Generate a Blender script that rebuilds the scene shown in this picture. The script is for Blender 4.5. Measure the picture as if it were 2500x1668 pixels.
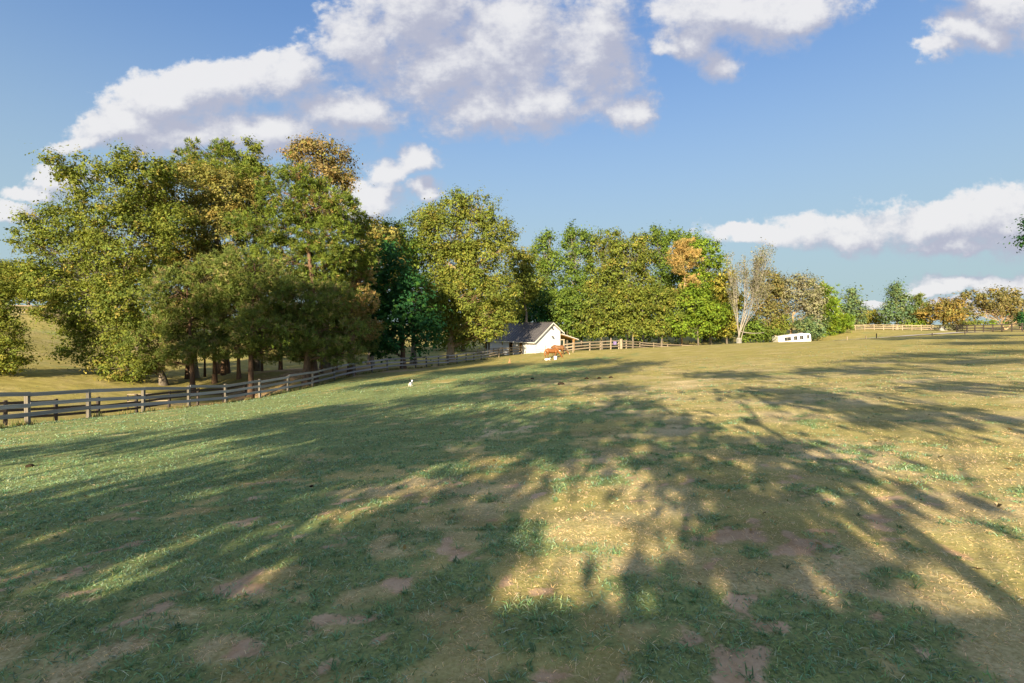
import bpy, bmesh, math, random
import numpy as np
from mathutils import Vector, Matrix, Quaternion

R = math.radians
rng = np.random.default_rng(7)
random.seed(7)
for o in list(bpy.data.objects):
    bpy.data.objects.remove(o)
scene = bpy.context.scene
COL = scene.collection

# ------------------------------------------------------------------ camera
EYE = 1.7                 # eye height over the ground at the camera
F = 1180.6                # focal length in photo pixels (2500 wide)
HZ = 790.0                # photo row of the horizon
cam_d = bpy.data.cameras.new('camera')
cam_d.lens = 17.0
cam_d.sensor_width = 36.0
cam_d.shift_y = -(834.0 - HZ) / 2500.0
cam_d.clip_start = 0.05
cam_d.clip_end = 6000
cam = bpy.data.objects.new('camera', cam_d)
COL.objects.link(cam)
cam.location = (0, 0, EYE)
cam.rotation_euler = (R(90), 0, 0)
scene.camera = cam

# ------------------------------------------------------------------ light
SUN_EL = 20.0
SH = np.array([0.285, 0.9585])            # ground direction in which shadows fall
SH = SH / np.linalg.norm(SH)
se, ce = math.sin(R(SUN_EL)), math.cos(R(SUN_EL))
TO_SUN = np.array([-SH[0] * ce, -SH[1] * ce, se])
sun_d = bpy.data.lights.new('sun', 'SUN')
sun_d.energy = 3.15
sun_d.angle = R(0.53)
sun_d.color = (1.0, 0.80, 0.52)
sun = bpy.data.objects.new('sun', sun_d)
COL.objects.link(sun)
sun.rotation_euler = Vector(-TO_SUN).to_track_quat('-Z', 'Y').to_euler()
sun.location = (-10, -30, 40)

SKY_STRENGTH = 0.050
scene.view_settings.view_transform = 'Standard'
scene.view_settings.look = 'None'
scene.view_settings.gamma = 1.0
scene.view_settings.use_curve_mapping = False
scene.view_settings.exposure = 2.10
scene.cycles.max_bounces = 6
scene.cycles.diffuse_bounces = 3
scene.cycles.glossy_bounces = 2
scene.cycles.transmission_bounces = 3
scene.cycles.use_denoising = True
scene.cycles.caustics_reflective = False
scene.cycles.caustics_refractive = False


class NT:
    """small helper round a node tree"""
    def __init__(self, tree):
        self.t = tree
        self.n = tree.nodes
        self.l = tree.links

    def node(self, typ, **kw):
        nd = self.n.new(typ)
        for k, v in kw.items():
            setattr(nd, k, v)
        return nd

    def set(self, sock, v):
        if isinstance(v, bpy.types.NodeSocket):
            self.l.new(v, sock)
        else:
            sock.default_value = v

    def math(self, op, a, b=None, c=None, clamp=False):
        nd = self.node('ShaderNodeMath', operation=op)
        nd.use_clamp = clamp
        self.set(nd.inputs[0], a)
        if b is not None:
            self.set(nd.inputs[1], b)
        if c is not None:
            self.set(nd.inputs[2], c)
        return nd.outputs[0]

    def vmath(self, op, a, b=None):
        nd = self.node('ShaderNodeVectorMath', operation=op)
        self.set(nd.inputs[0], a)
        if b is not None:
            self.set(nd.inputs[1], b)
        return nd.outputs['Value'] if op in ('DOT_PRODUCT', 'LENGTH', 'DISTANCE') else nd.outputs[0]

    def noise(self, vec, scale, detail=4.0, rough=0.5, dist=0.0, col=False):
        nd = self.node('ShaderNodeTexNoise')
        if vec is not None:
            self.set(nd.inputs['Vector'], vec)
        nd.inputs['Scale'].default_value = scale
        nd.inputs['Detail'].default_value = detail
        nd.inputs['Roughness'].default_value = rough
        nd.inputs['Distortion'].default_value = dist
        return nd.outputs['Color' if col else 'Fac']

    def smooth(self, v, lo, hi, a=0.0, b=1.0):
        nd = self.node('ShaderNodeMapRange', interpolation_type='SMOOTHSTEP')
        self.set(nd.inputs['Value'], v)
        nd.inputs['From Min'].default_value = lo
        nd.inputs['From Max'].default_value = hi
        nd.inputs['To Min'].default_value = a
        nd.inputs['To Max'].default_value = b
        return nd.outputs['Result']

    def mix(self, fac, a, b, blend='MIX'):
        nd = self.node('ShaderNodeMix', data_type='RGBA', blend_type=blend)
        self.set(nd.inputs['Factor'], fac)
        for s, v in ((nd.inputs['A'], a), (nd.inputs['B'], b)):
            pass
        ins = [i for i in nd.inputs if i.type == 'RGBA']
        for s, v in zip(ins, (a, b)):
            if isinstance(v, bpy.types.NodeSocket):
                self.l.new(v, s)
            else:
                s.default_value = (v[0], v[1], v[2], 1.0)
        return [o for o in nd.outputs if o.type == 'RGBA'][0]


# ------------------------------------------------------------------ sky
# clouds live on the sky dome: each is a soft patch round a fixed world direction
# (tangent plane of the north horizon: U east, V up), broken up by noise
CLOUDS = [  # px, py, rx, ry
    (880, 90, 120, 110), (1010, 40, 190, 150), (1060, 160, 180, 130), (1250, 110, 230, 180), (1430, 140, 130, 150),
    (1180, 260, 190, 90), (1330, 250, 130, 80), (1525, 270, 60, 55), (1460, 60, 110, 120),
    (690, 190, 120, 85), (560, 220, 150, 80), (430, 260, 160, 75), (310, 320, 120, 60), (820, 290, 170, 75), (620, 330, 260, 65),
    (220, 345, 90, 26), (470, 350, 230, 60),
    (940, 440, 60, 45), (1020, 400, 60, 40), (900, 500, 110, 50), (1040, 480, 40, 30), (150, 425, 80, 40), (40, 510, 95, 32), (110, 460, 70, 18),
    (1790, 20, 210, 85), (1680, 90, 85, 70), (1740, 150, 75, 55), (1950, 20, 150, 60), (1640, 115, 55, 30),
    (2400, 95, 150, 62), (2300, 130, 85, 30), (2460, 40, 110, 70), (2300, -10, 120, 35),
    (1850, 578, 125, 32), (2050, 564, 190, 46), (2260, 550, 220, 58), (2460, 545, 220, 70), (2600, 540, 240, 80), (2330, 596, 160, 22), (1800, 568, 70, 20),
    (2400, 680, 180, 26), (2560, 690, 160, 35), (2260, 700, 90, 14), (2120, 732, 70, 9), (2330, 735, 190, 16), (2100, 760, 140, 14),
]


def build_world():
    w = bpy.data.worlds.new('World')
    scene.world = w
    w.use_nodes = True
    w.node_tree.nodes.clear()

    g = bpy.data.node_groups.new('cloud_density', 'ShaderNodeTree')
    g.interface.new_socket('UV', in_out='INPUT', socket_type='NodeSocketVector')
    g.interface.new_socket('Density', in_out='OUTPUT', socket_type='NodeSocketFloat')
    G = NT(g)
    gi = G.node('NodeGroupInput')
    go = G.node('NodeGroupOutput')
    uv0 = gi.outputs[0]
    wob = G.noise(uv0, 3.4, 5, 0.55, col=True)
    wob = G.vmath('MULTIPLY', G.vmath('SUBTRACT', wob, (0.5, 0.5, 0.5)), (0.20, 0.14, 0))
    wob2 = G.noise(uv0, 17, 4, 0.6, col=True)
    wob2 = G.vmath('MULTIPLY', G.vmath('SUBTRACT', wob2, (0.5, 0.5, 0.5)), (0.07, 0.045, 0))
    uv = G.vmath('ADD', G.vmath('ADD', uv0, wob), wob2)
    best = None
    for (px, py, rx, ry) in CLOUDS:
        c = ((px - 1250) / F, (HZ - py) / F, 0)
        d = G.vmath('MULTIPLY', G.vmath('SUBTRACT', uv, c), (F / rx, F / ry, 0))
        q = G.vmath('LENGTH', d)
        best = q if best is None else G.math('SMOOTH_MIN', best, q, 0.25)
    base = G.math('SUBTRACT', 1.22, best)                     # 1 in the middle, 0 at the rim
    base = G.math('MAXIMUM', base, -1.5)
    n1 = G.noise(G.vmath('MULTIPLY', uv0, (1, 1.25, 1)), 6.0, 8, 0.58, 0.3)
    n2 = G.noise(G.vmath('MULTIPLY', uv0, (1, 1.5, 1)), 19.0, 6, 0.62)
    nz = G.math('ADD', G.math('MULTIPLY', G.math('SUBTRACT', n1, 0.5), 1.35),
                G.math('MULTIPLY', G.math('SUBTRACT', n2, 0.5), 0.95))
    n3 = G.noise(uv0, 60.0, 4, 0.6)
    nz = G.math('ADD', nz, G.math('MULTIPLY', G.math('SUBTRACT', n3, 0.5), 0.32))
    G.l.new(G.math('ADD', base, nz), go.inputs[0])

    W = NT(w.node_tree)
    tc = W.node('ShaderNodeTexCoord')
    sep = W.node('ShaderNodeSeparateXYZ')
    W.l.new(tc.outputs['Generated'], sep.inputs[0])
    ay = W.math('MAXIMUM', W.math('ABSOLUTE', sep.outputs[1]), 0.02)
    U = W.math('DIVIDE', sep.outputs[0], ay)
    V = W.math('DIVIDE', sep.outputs[2], ay)
    comb = W.node('ShaderNodeCombineXYZ')
    W.l.new(U, comb.inputs[0])
    W.l.new(V, comb.inputs[1])

    def dens(vec):
        nd = W.node('ShaderNodeGroup')
        nd.node_tree = g
        W.l.new(vec, nd.inputs[0])
        return nd.outputs[0]
    D = dens(comb.outputs[0])
    D2 = dens(W.vmath('ADD', comb.outputs[0], (-0.024, 0.046, 0)))
    # broken cumulus added over the unseen rest of the sky, thickened for more fill light
    gen = W.math('MULTIPLY', W.math('SUBTRACT', W.noise(W.vmath('MULTIPLY', tc.outputs['Generated'], (1, 1, 1.8)), 2.6, 8, 0.55), 0.43), 5.0)
    inview = W.math('MULTIPLY', W.smooth(sep.outputs[1], 0.05, 0.12), W.math('MULTIPLY', W.smooth(W.math('ABSOLUTE', U), 1.10, 1.35, 1.0, 0.0), W.smooth(V, 0.68, 0.85, 1.0, 0.0)))
    away = W.math('SUBTRACT', 1.0, inview)
    D = W.math('MAXIMUM', W.math('ADD', D, W.math('MULTIPLY', away, -3.0)), W.math('ADD', gen, W.math('MULTIPLY', inview, -6.0)))
    D2 = W.math('MAXIMUM', W.math('ADD', D2, W.math('MULTIPLY', away, -3.0)), W.math('ADD', gen, W.math('MULTIPLY', inview, -6.0)))
    lit = W.math('MULTIPLY', W.math('SUBTRACT', D, D2), 0.95)
    lit = W.math('ADD', lit, 0.30)
    soft = W.noise(comb.outputs[0], 3.0, 4, 0.5)
    lit = W.math('ADD', lit, W.math('MULTIPLY', W.math('SUBTRACT', soft, 0.5), 1.2), clamp=True)
    lit = W.smooth(lit, 0.0, 1.0)
    alpha = W.math('ADD', W.math('MULTIPLY', W.smooth(D, 0.0, 0.85), W.math('SUBTRACT', 1.0, lit)), W.math('MULTIPLY', W.smooth(D, 0.0, 0.38), lit))
    k = 1.0 / SKY_STRENGTH
    ex = 2 ** -scene.view_settings.exposure
    def disp(r, gg, b):      # a display (sRGB 0-255) brightness as emission
        f = lambda v: ((v / 255 + 0.055) / 1.055) ** 2.4 if v > 10 else v / 255 / 12.92
        return tuple(f(v) * ex * k for v in (r, gg, b))
    ccol = W.mix(lit, disp(184, 187, 205), disp(240, 239, 240))
    sky = W.node('ShaderNodeTexSky', sky_type='NISHITA')
    sky.sun_disc = False
    sky.sun_elevation = R(SUN_EL)
    sky.sun_rotation = math.atan2(TO_SUN[0], TO_SUN[1])
    sky.altitude = 1200
    sky.air_density = 1.0
    sky.dust_density = 0.35
    sky.ozone_density = 1.6
    above = W.smooth(sep.outputs[2], -0.005, 0.02)
    fac = W.math('MULTIPLY', W.math('MULTIPLY', alpha, 0.94), above)
    gm = W.node('ShaderNodeGamma')
    W.l.new(sky.outputs[0], gm.inputs[0])
    gm.inputs[1].default_value = 0.58
    skyc = W.mix(1.0, gm.outputs[0], (0.74, 1.09, 1.60), 'MULTIPLY')
    hz = W.smooth(sep.outputs[2], 0.0, 0.58, 0.97, 0.0)      # pale air towards the horizon, all the way round
    skyc = W.mix(hz, skyc, disp(178, 201, 205))
    col = W.mix(fac, skyc, ccol)
    bg = W.node('ShaderNodeBackground')
    W.l.new(col, bg.inputs[0])
    bg.inputs[1].default_value = SKY_STRENGTH
    out = W.node('ShaderNodeOutputWorld')
    W.l.new(bg.outputs[0], out.inputs[0])
    w.cycles.sampling_method = 'MANUAL'
    w.cycles.sample_map_resolution = 512


build_world()

# ------------------------------------------------------------------ helpers: noise, meshes, objects


def vnoise(x, y, seed=0):
    x = np.asarray(x, float)
    y = np.asarray(y, float)
    xi = np.floor(x).astype(np.int64)
    yi = np.floor(y).astype(np.int64)
    fx = x - xi
    fy = y - yi
    fx = fx * fx * (3 - 2 * fx)
    fy = fy * fy * (3 - 2 * fy)

    def h(a, b):
        n = (a * 374761393 + b * 668265263 + seed * 1274126177) & 0xffffffff
        n = ((n ^ (n >> 13)) * 1274126177) & 0xffffffff
        n = n ^ (n >> 16)
        return (n & 0xffff) / 65535.0
    return (h(xi, yi) * (1 - fx) + h(xi + 1, yi) * fx) * (1 - fy) + (h(xi, yi + 1) * (1 - fx) + h(xi + 1, yi + 1) * fx) * fy


def fbm(x, y, seed=0, oct=4, gain=0.5):
    v = 0
    a = 1
    t = 0
    for i in range(oct):
        v = v + a * vnoise(x * 2 ** i, y * 2 ** i, seed + i * 17)
        t += a
        a *= gain
    return v / t


def sstep(v, lo, hi):
    t = np.clip((v - lo) / (hi - lo), 0, 1)
    return t * t * (3 - 2 * t)


def mesh_np(name, verts, faces, col=None, smooth=False):
    """faces: list of (M,k) int arrays; col: (N,3) colours per vertex"""
    me = bpy.data.meshes.new(name)
    verts = np.ascontiguousarray(verts, dtype=np.float32)
    me.vertices.add(len(verts))
    me.vertices.foreach_set('co', verts.ravel())
    if isinstance(faces, np.ndarray):
        faces = [faces]
    faces = [f for f in faces if len(f)]
    idx = np.concatenate([f.ravel() for f in faces]).astype(np.int32)
    tot = np.concatenate([np.full(len(f), f.shape[1]) for f in faces]).astype(np.int32)
    start = np.concatenate([[0], np.cumsum(tot)[:-1]]).astype(np.int32)
    me.loops.add(len(idx))
    me.loops.foreach_set('vertex_index', idx)
    me.polygons.add(len(tot))
    me.polygons.foreach_set('loop_start', start)
    if smooth:
        me.polygons.foreach_set('use_smooth', np.ones(len(tot), dtype=bool))
    me.update(calc_edges=True)
    if col is not None:
        a = me.attributes.new('Col', 'FLOAT_COLOR', 'POINT')
        c = np.ones((len(verts), 4), dtype=np.float32)
        c[:, :3] = col
        a.data.foreach_set('color', c.ravel())
    return me


def link(name, data, parent=None, mat=None, loc=None):
    o = bpy.data.objects.new(name, data)
    COL.objects.link(o)
    if parent is not None:
        o.parent = parent
    if mat is not None and data is not None and not data.materials:
        data.materials.append(mat)
    if loc is not None:
        o.location = loc
    return o


def tag(o, label=None, cat=None, group=None, kind=None):
    if label:
        o['label'] = label
    if cat:
        o['category'] = cat
    if group:
        o['group'] = group
    if kind:
        o['kind'] = kind
    return o


def thing(name, label, cat, loc=(0, 0, 0), rotz=0.0, group=None):
    o = link(name, None, loc=loc)
    o.rotation_euler = (0, 0, rotz)
    o.empty_display_size = 0.3
    return tag(o, label, cat, group)


# ------------------------------------------------------------------ materials


def new_mat(name):
    m = bpy.data.materials.new(name)
    m.use_nodes = True
    m.node_tree.nodes.clear()
    return m, NT(m.node_tree)


def finish(N, shader):
    out = N.node('ShaderNodeOutputMaterial')
    N.l.new(shader, out.inputs[0])


def principled(N, col, rough=0.8, spec=0.3, metal=0.0, normal=None):
    p = N.node('ShaderNodeBsdfPrincipled')
    if isinstance(col, bpy.types.NodeSocket):
        N.l.new(col, p.inputs['Base Color'])
    else:
        p.inputs['Base Color'].default_value = (*col, 1)
    N.set(p.inputs['Roughness'], rough)
    p.inputs['Specular IOR Level'].default_value = spec
    p.inputs['Metallic'].default_value = metal
    if normal is not None:
        N.l.new(normal, p.inputs['Normal'])
    return p


def bump(N, h, strength, dist):
    b = N.node('ShaderNodeBump')
    N.l.new(h, b.inputs['Height'])
    b.inputs['Strength'].default_value = strength
    b.inputs['Distance'].default_value = dist
    return b.outputs[0]


def mat_noisy(name, a, b, scale=4.0, rough=0.8, spec=0.25, stretch=(1, 1, 1), bstr=0.3, bdist=0.01, metal=0.0, obj=True):
    m, N = new_mat(name)
    tc = N.node('ShaderNodeTexCoord')
    info = N.node('ShaderNodeObjectInfo')
    v = N.vmath('MULTIPLY', tc.outputs['Object'], stretch)
    v = N.vmath('ADD', v, N.vmath('MULTIPLY', info.outputs['Location'], (3.7, 1.3, 2.1)))
    n = N.noise(v, scale, 6, 0.6)
    n2 = N.noise(v, scale * 0.23, 3, 0.5)
    f = N.smooth(N.math('ADD', N.math('MULTIPLY', n, 0.6), N.math('MULTIPLY', n2, 0.4)), 0.3, 0.7)
    col = N.mix(f, a, b)
    rnd = N.smooth(info.outputs['Random'], 0, 1, 0.8, 1.15)
    mulc = N.node('ShaderNodeCombineXYZ')
    for i in range(3):
        N.l.new(rnd, mulc.inputs[i])
    col = N.mix(1.0, col, mulc.outputs[0], 'MULTIPLY')
    p = principled(N, col, rough, spec, metal, bump(N, n, bstr, bdist))
    finish(N, p.outputs[0])
    return m


def mat_leaf(name, trans=0.25, rough=0.55, spec=0.25):
    m, N = new_mat(name)
    at = N.node('ShaderNodeAttribute', attribute_name='Col')
    p = principled(N, at.outputs['Color'], rough, spec)
    tr = N.node('ShaderNodeBsdfTranslucent')
    tcol = N.mix(1.0, at.outputs['Color'], (1.5, 1.4, 0.7), 'MULTIPLY')
    N.l.new(tcol, tr.inputs[0])
    ms = N.node('ShaderNodeMixShader')
    ms.inputs[0].default_value = trans
    N.l.new(p.outputs[0], ms.inputs[1])
    N.l.new(tr.outputs[0], ms.inputs[2])
    finish(N, ms.outputs[0])
    return m


M = {}
M['leaf'] = mat_leaf('leaf', 0.28, 0.65, 0.10)
M['needle'] = mat_leaf('needle', 0.2, 0.6, 0.12)
M['grass'] = mat_leaf('grass_blade', 0.3, 0.7, 0.1)
M['bark'] = mat_noisy('bark_grey', (0.10, 0.085, 0.07), (0.26, 0.23, 0.19), 7, 0.95, 0.1, (1, 1, 0.25), 0.8, 0.05)
M['bark_pale'] = mat_noisy('bark_pale', (0.24, 0.215, 0.18), (0.40, 0.37, 0.32), 5, 0.9, 0.15, (1, 1, 0.3), 0.5, 0.03)
M['bark_bare'] = mat_noisy('bark_bare', (0.21, 0.195, 0.175), (0.34, 0.32, 0.29), 5, 0.9, 0.15, (1, 1, 0.3), 0.5, 0.03)
M['bark_pine'] = mat_noisy('bark_pine', (0.09, 0.06, 0.045), (0.24, 0.16, 0.11), 6, 0.95, 0.1, (1, 1, 0.4), 0.9, 0.05)
M['bark_tan'] = mat_noisy('bark_tan', (0.28, 0.20, 0.12), (0.45, 0.34, 0.22), 5, 0.9, 0.15, (1, 1, 0.3), 0.5, 0.03)
M['wood_grey'] = mat_noisy('weathered_wood', (0.21, 0.21, 0.225), (0.46, 0.45, 0.45), 6, 0.9, 0.15, (0.6, 3, 3), 0.5, 0.01)
M['wood_post'] = mat_noisy('weathered_post', (0.10, 0.095, 0.085), (0.26, 0.24, 0.21), 6, 0.9, 0.15, (3, 3, 0.6), 0.6, 0.01)
M['wood_tan'] = mat_noisy('sun_bleached_wood', (0.22, 0.18, 0.13), (0.44, 0.37, 0.28), 6, 0.9, 0.15, (0.6, 3, 3), 0.5, 0.01)
M['wood_dark'] = mat_noisy('dark_stained_wood', (0.035, 0.03, 0.03), (0.10, 0.085, 0.075), 6, 0.85, 0.2, (0.6, 3, 3), 0.5, 0.01)
M['wood_raw'] = mat_noisy('raw_timber', (0.30, 0.17, 0.07), (0.48, 0.30, 0.13), 5, 0.85, 0.2, (3, 3, 0.5), 0.4, 0.01)
M['white'] = mat_noisy('white_painted_wall', (0.60, 0.625, 0.67), (0.70, 0.725, 0.77), 2.0, 0.7, 0.3, (1, 1, 1), 0.15, 0.01)
M['white_trim'] = mat_noisy('white_trim', (0.66, 0.65, 0.62), (0.78, 0.77, 0.75), 5, 0.6, 0.3)
M['roof'] = mat_noisy('dark_metal_roof', (0.065, 0.066, 0.076), (0.115, 0.112, 0.122), 1.2, 0.45, 0.45, (1, 1, 1), 0.1, 0.01)
M['black'] = mat_noisy('black_lamps_and_inner_shade', (0.012, 0.011, 0.010), (0.02, 0.018, 0.016), 3, 0.9, 0.1)
M['camper'] = mat_noisy('camper_white', (0.74, 0.75, 0.78), (0.80, 0.81, 0.83), 1.5, 0.35, 0.5, (1, 1, 1), 0.05, 0.01)
M['glass'] = mat_noisy('tinted_window', (0.02, 0.024, 0.028), (0.05, 0.055, 0.06), 2, 0.12, 0.6, (1, 1, 1), 0.02, 0.01)
M['metal'] = mat_noisy('galvanised_steel', (0.36, 0.37, 0.38), (0.52, 0.53, 0.54), 8, 0.45, 0.5, (1, 1, 1), 0.1, 0.005, 0.3)
M['gravel'] = mat_noisy('pale_gravel', (0.30, 0.28, 0.25), (0.52, 0.49, 0.45), 3, 0.95, 0.1, (1, 1, 1), 0.6, 0.03)
M['rubber'] = mat_noisy('black_rubber', (0.015, 0.015, 0.016), (0.03, 0.03, 0.03), 6, 0.8, 0.2)
M['purple'] = mat_noisy('purple_cloth', (0.06, 0.03, 0.20), (0.10, 0.05, 0.28), 8, 0.85, 0.1)
M['bucket'] = mat_noisy('pale_blue_plastic', (0.55, 0.60, 0.75), (0.66, 0.70, 0.82), 6, 0.5, 0.4)
M['dung'] = mat_noisy('dark_dung', (0.02, 0.015, 0.010), (0.045, 0.032, 0.022), 12, 0.95, 0.1, (1, 1, 1), 1.0, 0.03)
M['rock'] = mat_noisy('pale_rock', (0.26, 0.26, 0.26), (0.44, 0.43, 0.42), 4, 0.9, 0.15, (1, 1, 1), 0.8, 0.04)
M['coat_chestnut'] = mat_noisy('chestnut_coat', (0.155, 0.058, 0.015), (0.22, 0.088, 0.025), 3, 0.45, 0.4, (1, 1, 1), 0.05, 0.01)
M['coat_brown'] = mat_noisy('brown_coat', (0.17, 0.075, 0.025), (0.25, 0.115, 0.045), 3, 0.5, 0.35, (1, 1, 1), 0.05, 0.01)
M['hair_dark'] = mat_noisy('dark_mane', (0.05, 0.04, 0.035), (0.12, 0.10, 0.085), 14, 0.7, 0.3, (1, 1, 0.2))
M['hair_chestnut'] = mat_noisy('chestnut_hair', (0.30, 0.11, 0.03), (0.42, 0.18, 0.06), 14, 0.7, 0.3, (1, 1, 0.2))
M['fur_white'] = mat_noisy('white_fur', (0.66, 0.65, 0.66), (0.80, 0.79, 0.79), 10, 0.9, 0.1)
M['fur_black'] = mat_noisy('black_fur', (0.012, 0.012, 0.013), (0.03, 0.03, 0.03), 10, 0.8, 0.2)
M['fur_ginger'] = mat_noisy('ginger_fur', (0.34, 0.19, 0.10), (0.44, 0.28, 0.17), 10, 0.9, 0.1)

# ------------------------------------------------------------------ terrain


def G(px, py, Y):
    """point on the ground seen at a photo pixel, Y metres ahead"""
    return ((px - 1250) / F * Y, Y, EYE + (HZ - py) / F * Y)


FENCE_PTS = [(-60, 1046, 16.6), (67, 1037, 18.7), (216, 1021.6, 21.9), (350, 1006.7, 25.2), (461, 997.5, 28.2), (551, 987.5, 31), (634, 972, 34), (703, 957, 37),
             (763, 945.5, 40), (816, 930, 43.5), (863, 917, 46.5), (908, 911, 49), (945.6, 906, 51.2), (982, 901.7, 53.4), (1015, 899.5, 55.5),
             (1041, 897, 57.6), (1070.6, 894.3, 60), (1094, 891, 62.3), (1115.6, 888, 64.6), (1138, 885, 67), (1157, 882, 69.3), (1175, 879.5, 71.6),
             (1195, 875.5, 73.4)]
SEC_FENCE = [(-110, 984, 22.4), (13, 981, 24), (136, 977, 26), (240, 971, 28.3), (333, 965, 31), (413, 957, 34), (483, 949, 37), (545, 942, 40), (600, 936, 43)]
ctrl = [(0, 0, 0), (0, 3, 0.0), (-3, 3, -0.12), (3, 3, 0.06), (0, -12, 0.15), (-12, -10, 0.0), (15, -10, 0.6), (-30, -15, -0.6), (30, -15, 1.0),
        (0, 8, -0.33), (6, 8, -0.08), (-7, 9, -0.75), (12, 12, 0.02), (25, 22, 0.12), (-12, 14, -1.45), (0, 18, -0.98), (8, 22, -0.85), (14, 38, -1.1), (-60, 0, -1.0), (60, 0, 1.2), (-90, 40, 2.0)]
for p in FENCE_PTS[1::2]:
    ctrl.append(G(*p))
for (px, py, Y) in SEC_FENCE[::2]:
    x, y, z = G(px, py, Y)
    ctrl.append((x, y, z - 1.25))
ctrl += [G(1003, 943, 27), G(1243, 887, 58), G(1360, 874, 62), G(1335, 880, 60), G(1307, 862, 76), G(1400, 861, 66), G(1466, 855, 72), G(1529, 852, 78),
         G(1220, 866, 90), G(1600, 848, 66), G(1700, 844, 64), G(1800, 839, 62), G(1900, 835.5, 60), G(2000, 834, 58), G(2100, 830, 56), G(2200, 825, 54),
         G(2350, 819, 50), G(2500, 817, 48), G(2250, 814, 76), G(2450, 812, 72), G(2080, 831, 78), G(2060, 809, 112), G(2300, 808, 112), G(2480, 806, 110),
         G(1600, 858, 90), G(1740, 858, 98), G(1850, 852, 98), G(1945, 845, 98), G(1500, 858, 100), G(1400, 862, 105),
         G(76, 771, 62), G(10, 766, 62), G(140, 775, 64), G(100, 850, 50), G(100, 885, 45), G(100, 925, 38), G(250, 915, 42), G(200, 840, 58),
         G(500, 915, 52), G(700, 900, 58), G(900, 890, 66), G(1050, 880, 78), G(450, 930, 46), G(620, 920, 46),
         (-120, 120, 6), (-60, 140, 1), (0, 150, -3), (60, 150, -1.0), (110, 170, 1.0), (140, 90, 3.0), (190, 120, 2), (120, 40, 2.5),
         (0, 400, -6), (300, 400, -8), (-300, 400, 0), (300, 0, -2), (-300, 0, 0), (0, -300, -4), (300, -300, -4), (-300, -300, -4)]
CT = np.array(ctrl)


def _tps(r2):
    return np.where(r2 > 1e-9, 0.5 * r2 * np.log(np.maximum(r2, 1e-9)), 0)


def _fit():
    P = CT[:, :2] / 50.0
    n = len(P)
    d2 = ((P[:, None] - P[None]) ** 2).sum(-1)
    K = _tps(d2) + np.eye(n) * 0.0006
    Q = np.c_[np.ones(n), P]
    A = np.block([[K, Q], [Q.T, np.zeros((3, 3))]])
    s = np.linalg.solve(A, np.r_[CT[:, 2], 0, 0, 0])
    return P, s


_P, _S = _fit()


def ground_z(x, y):
    x = np.asarray(x, float)
    y = np.asarray(y, float)
    sh = x.shape
    q = np.c_[x.ravel(), y.ravel()] / 50.0
    r = np.hypot(q[:, 0], q[:, 1])
    lim = np.minimum(1, 7.6 / np.maximum(r, 1e-6))
    qc = q * lim[:, None]
    out = np.empty(len(qc))
    for i in range(0, len(qc), 20000):
        c = qc[i:i + 20000]
        d2 = ((c[:, None] - _P[None]) ** 2).sum(-1)
        out[i:i + 20000] = _tps(d2) @ _S[:len(_P)] + _S[len(_P)] + c @ _S[len(_P) + 1:]
    far = sstep(r, 5.5, 9.0)
    out = out * (1 - far) + (-8.0) * far
    # small unevenness of the turf
    xr = x.ravel()
    yr = y.ravel()
    out = out + 0.10 * (fbm(xr / 2.7, yr / 2.7, 3, 3) - 0.5) * np.clip(np.hypot(xr, yr) / 8, 0.25, 1) + 0.035 * (vnoise(xr / 0.42, yr / 0.42, 9) - 0.5)
    return out.reshape(sh)


def gz(x, y):
    return float(ground_z(np.array([x]), np.array([y]))[0])


def soil_green(x, y):
    """shares of bare soil and of green turf (the rest is dry straw)"""
    d = np.hypot(x, y)
    near = 1 - sstep(d, 4.0, 11.0)
    patch = fbm(x / 0.36, y / 0.32, 21, 4, 0.68)
    big = fbm(x / 9.0, y / 9.0, 31, 3)
    gr = fbm(x / 0.8 + 7, y / 0.8, 41, 4, 0.6)
    left = sstep(-x + 0.25 * y, -3.0, 9.0) * (1 - sstep(-x, 19.0, 23.0)) * (1 - sstep(y, 34, 60))
    soil = sstep(patch + 0.25 * (vnoise(x / 0.12, y / 0.12, 91) - 0.5), 0.61, 0.74) * (0.2 + 0.7 * near)
    # straw-dry middle; lusher left and front, greened further there as painted shade tint
    lawn = 0.28 * gr + 0.42 * fbm(x / 0.26, y / 0.26 + 3, 61, 3, 0.65) + 0.30 * big
    front = 1 - sstep(y + 0.5 * x, 2.6, 5.5)
    lush_shade = np.maximum(left * 0.9, front * 0.85)
    green = 0.9 * sstep(lawn + 0.23 * lush_shade, 0.51, 0.68)
    farg = sstep(d, 18, 45)
    green = green * (1 - 0.35 * farg * (1 - left)) + 0.14 * farg
    # leaf litter under the grove
    lit = sstep(-x, 6, 10) * (1 - sstep(-x, 24, 30)) * sstep(y - 0.9 * (x + 24) - 34, 0, 5) * (1 - sstep(y, 58, 70))
    soil = np.maximum(soil, 0.75 * lit * sstep(fbm(x / 2.1, y / 2.1, 83, 3), 0.3, 0.6))
    green = green * (1 - 0.6 * lit)
    return np.clip(soil, 0, 1), np.clip(green, 0, 1)


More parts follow.
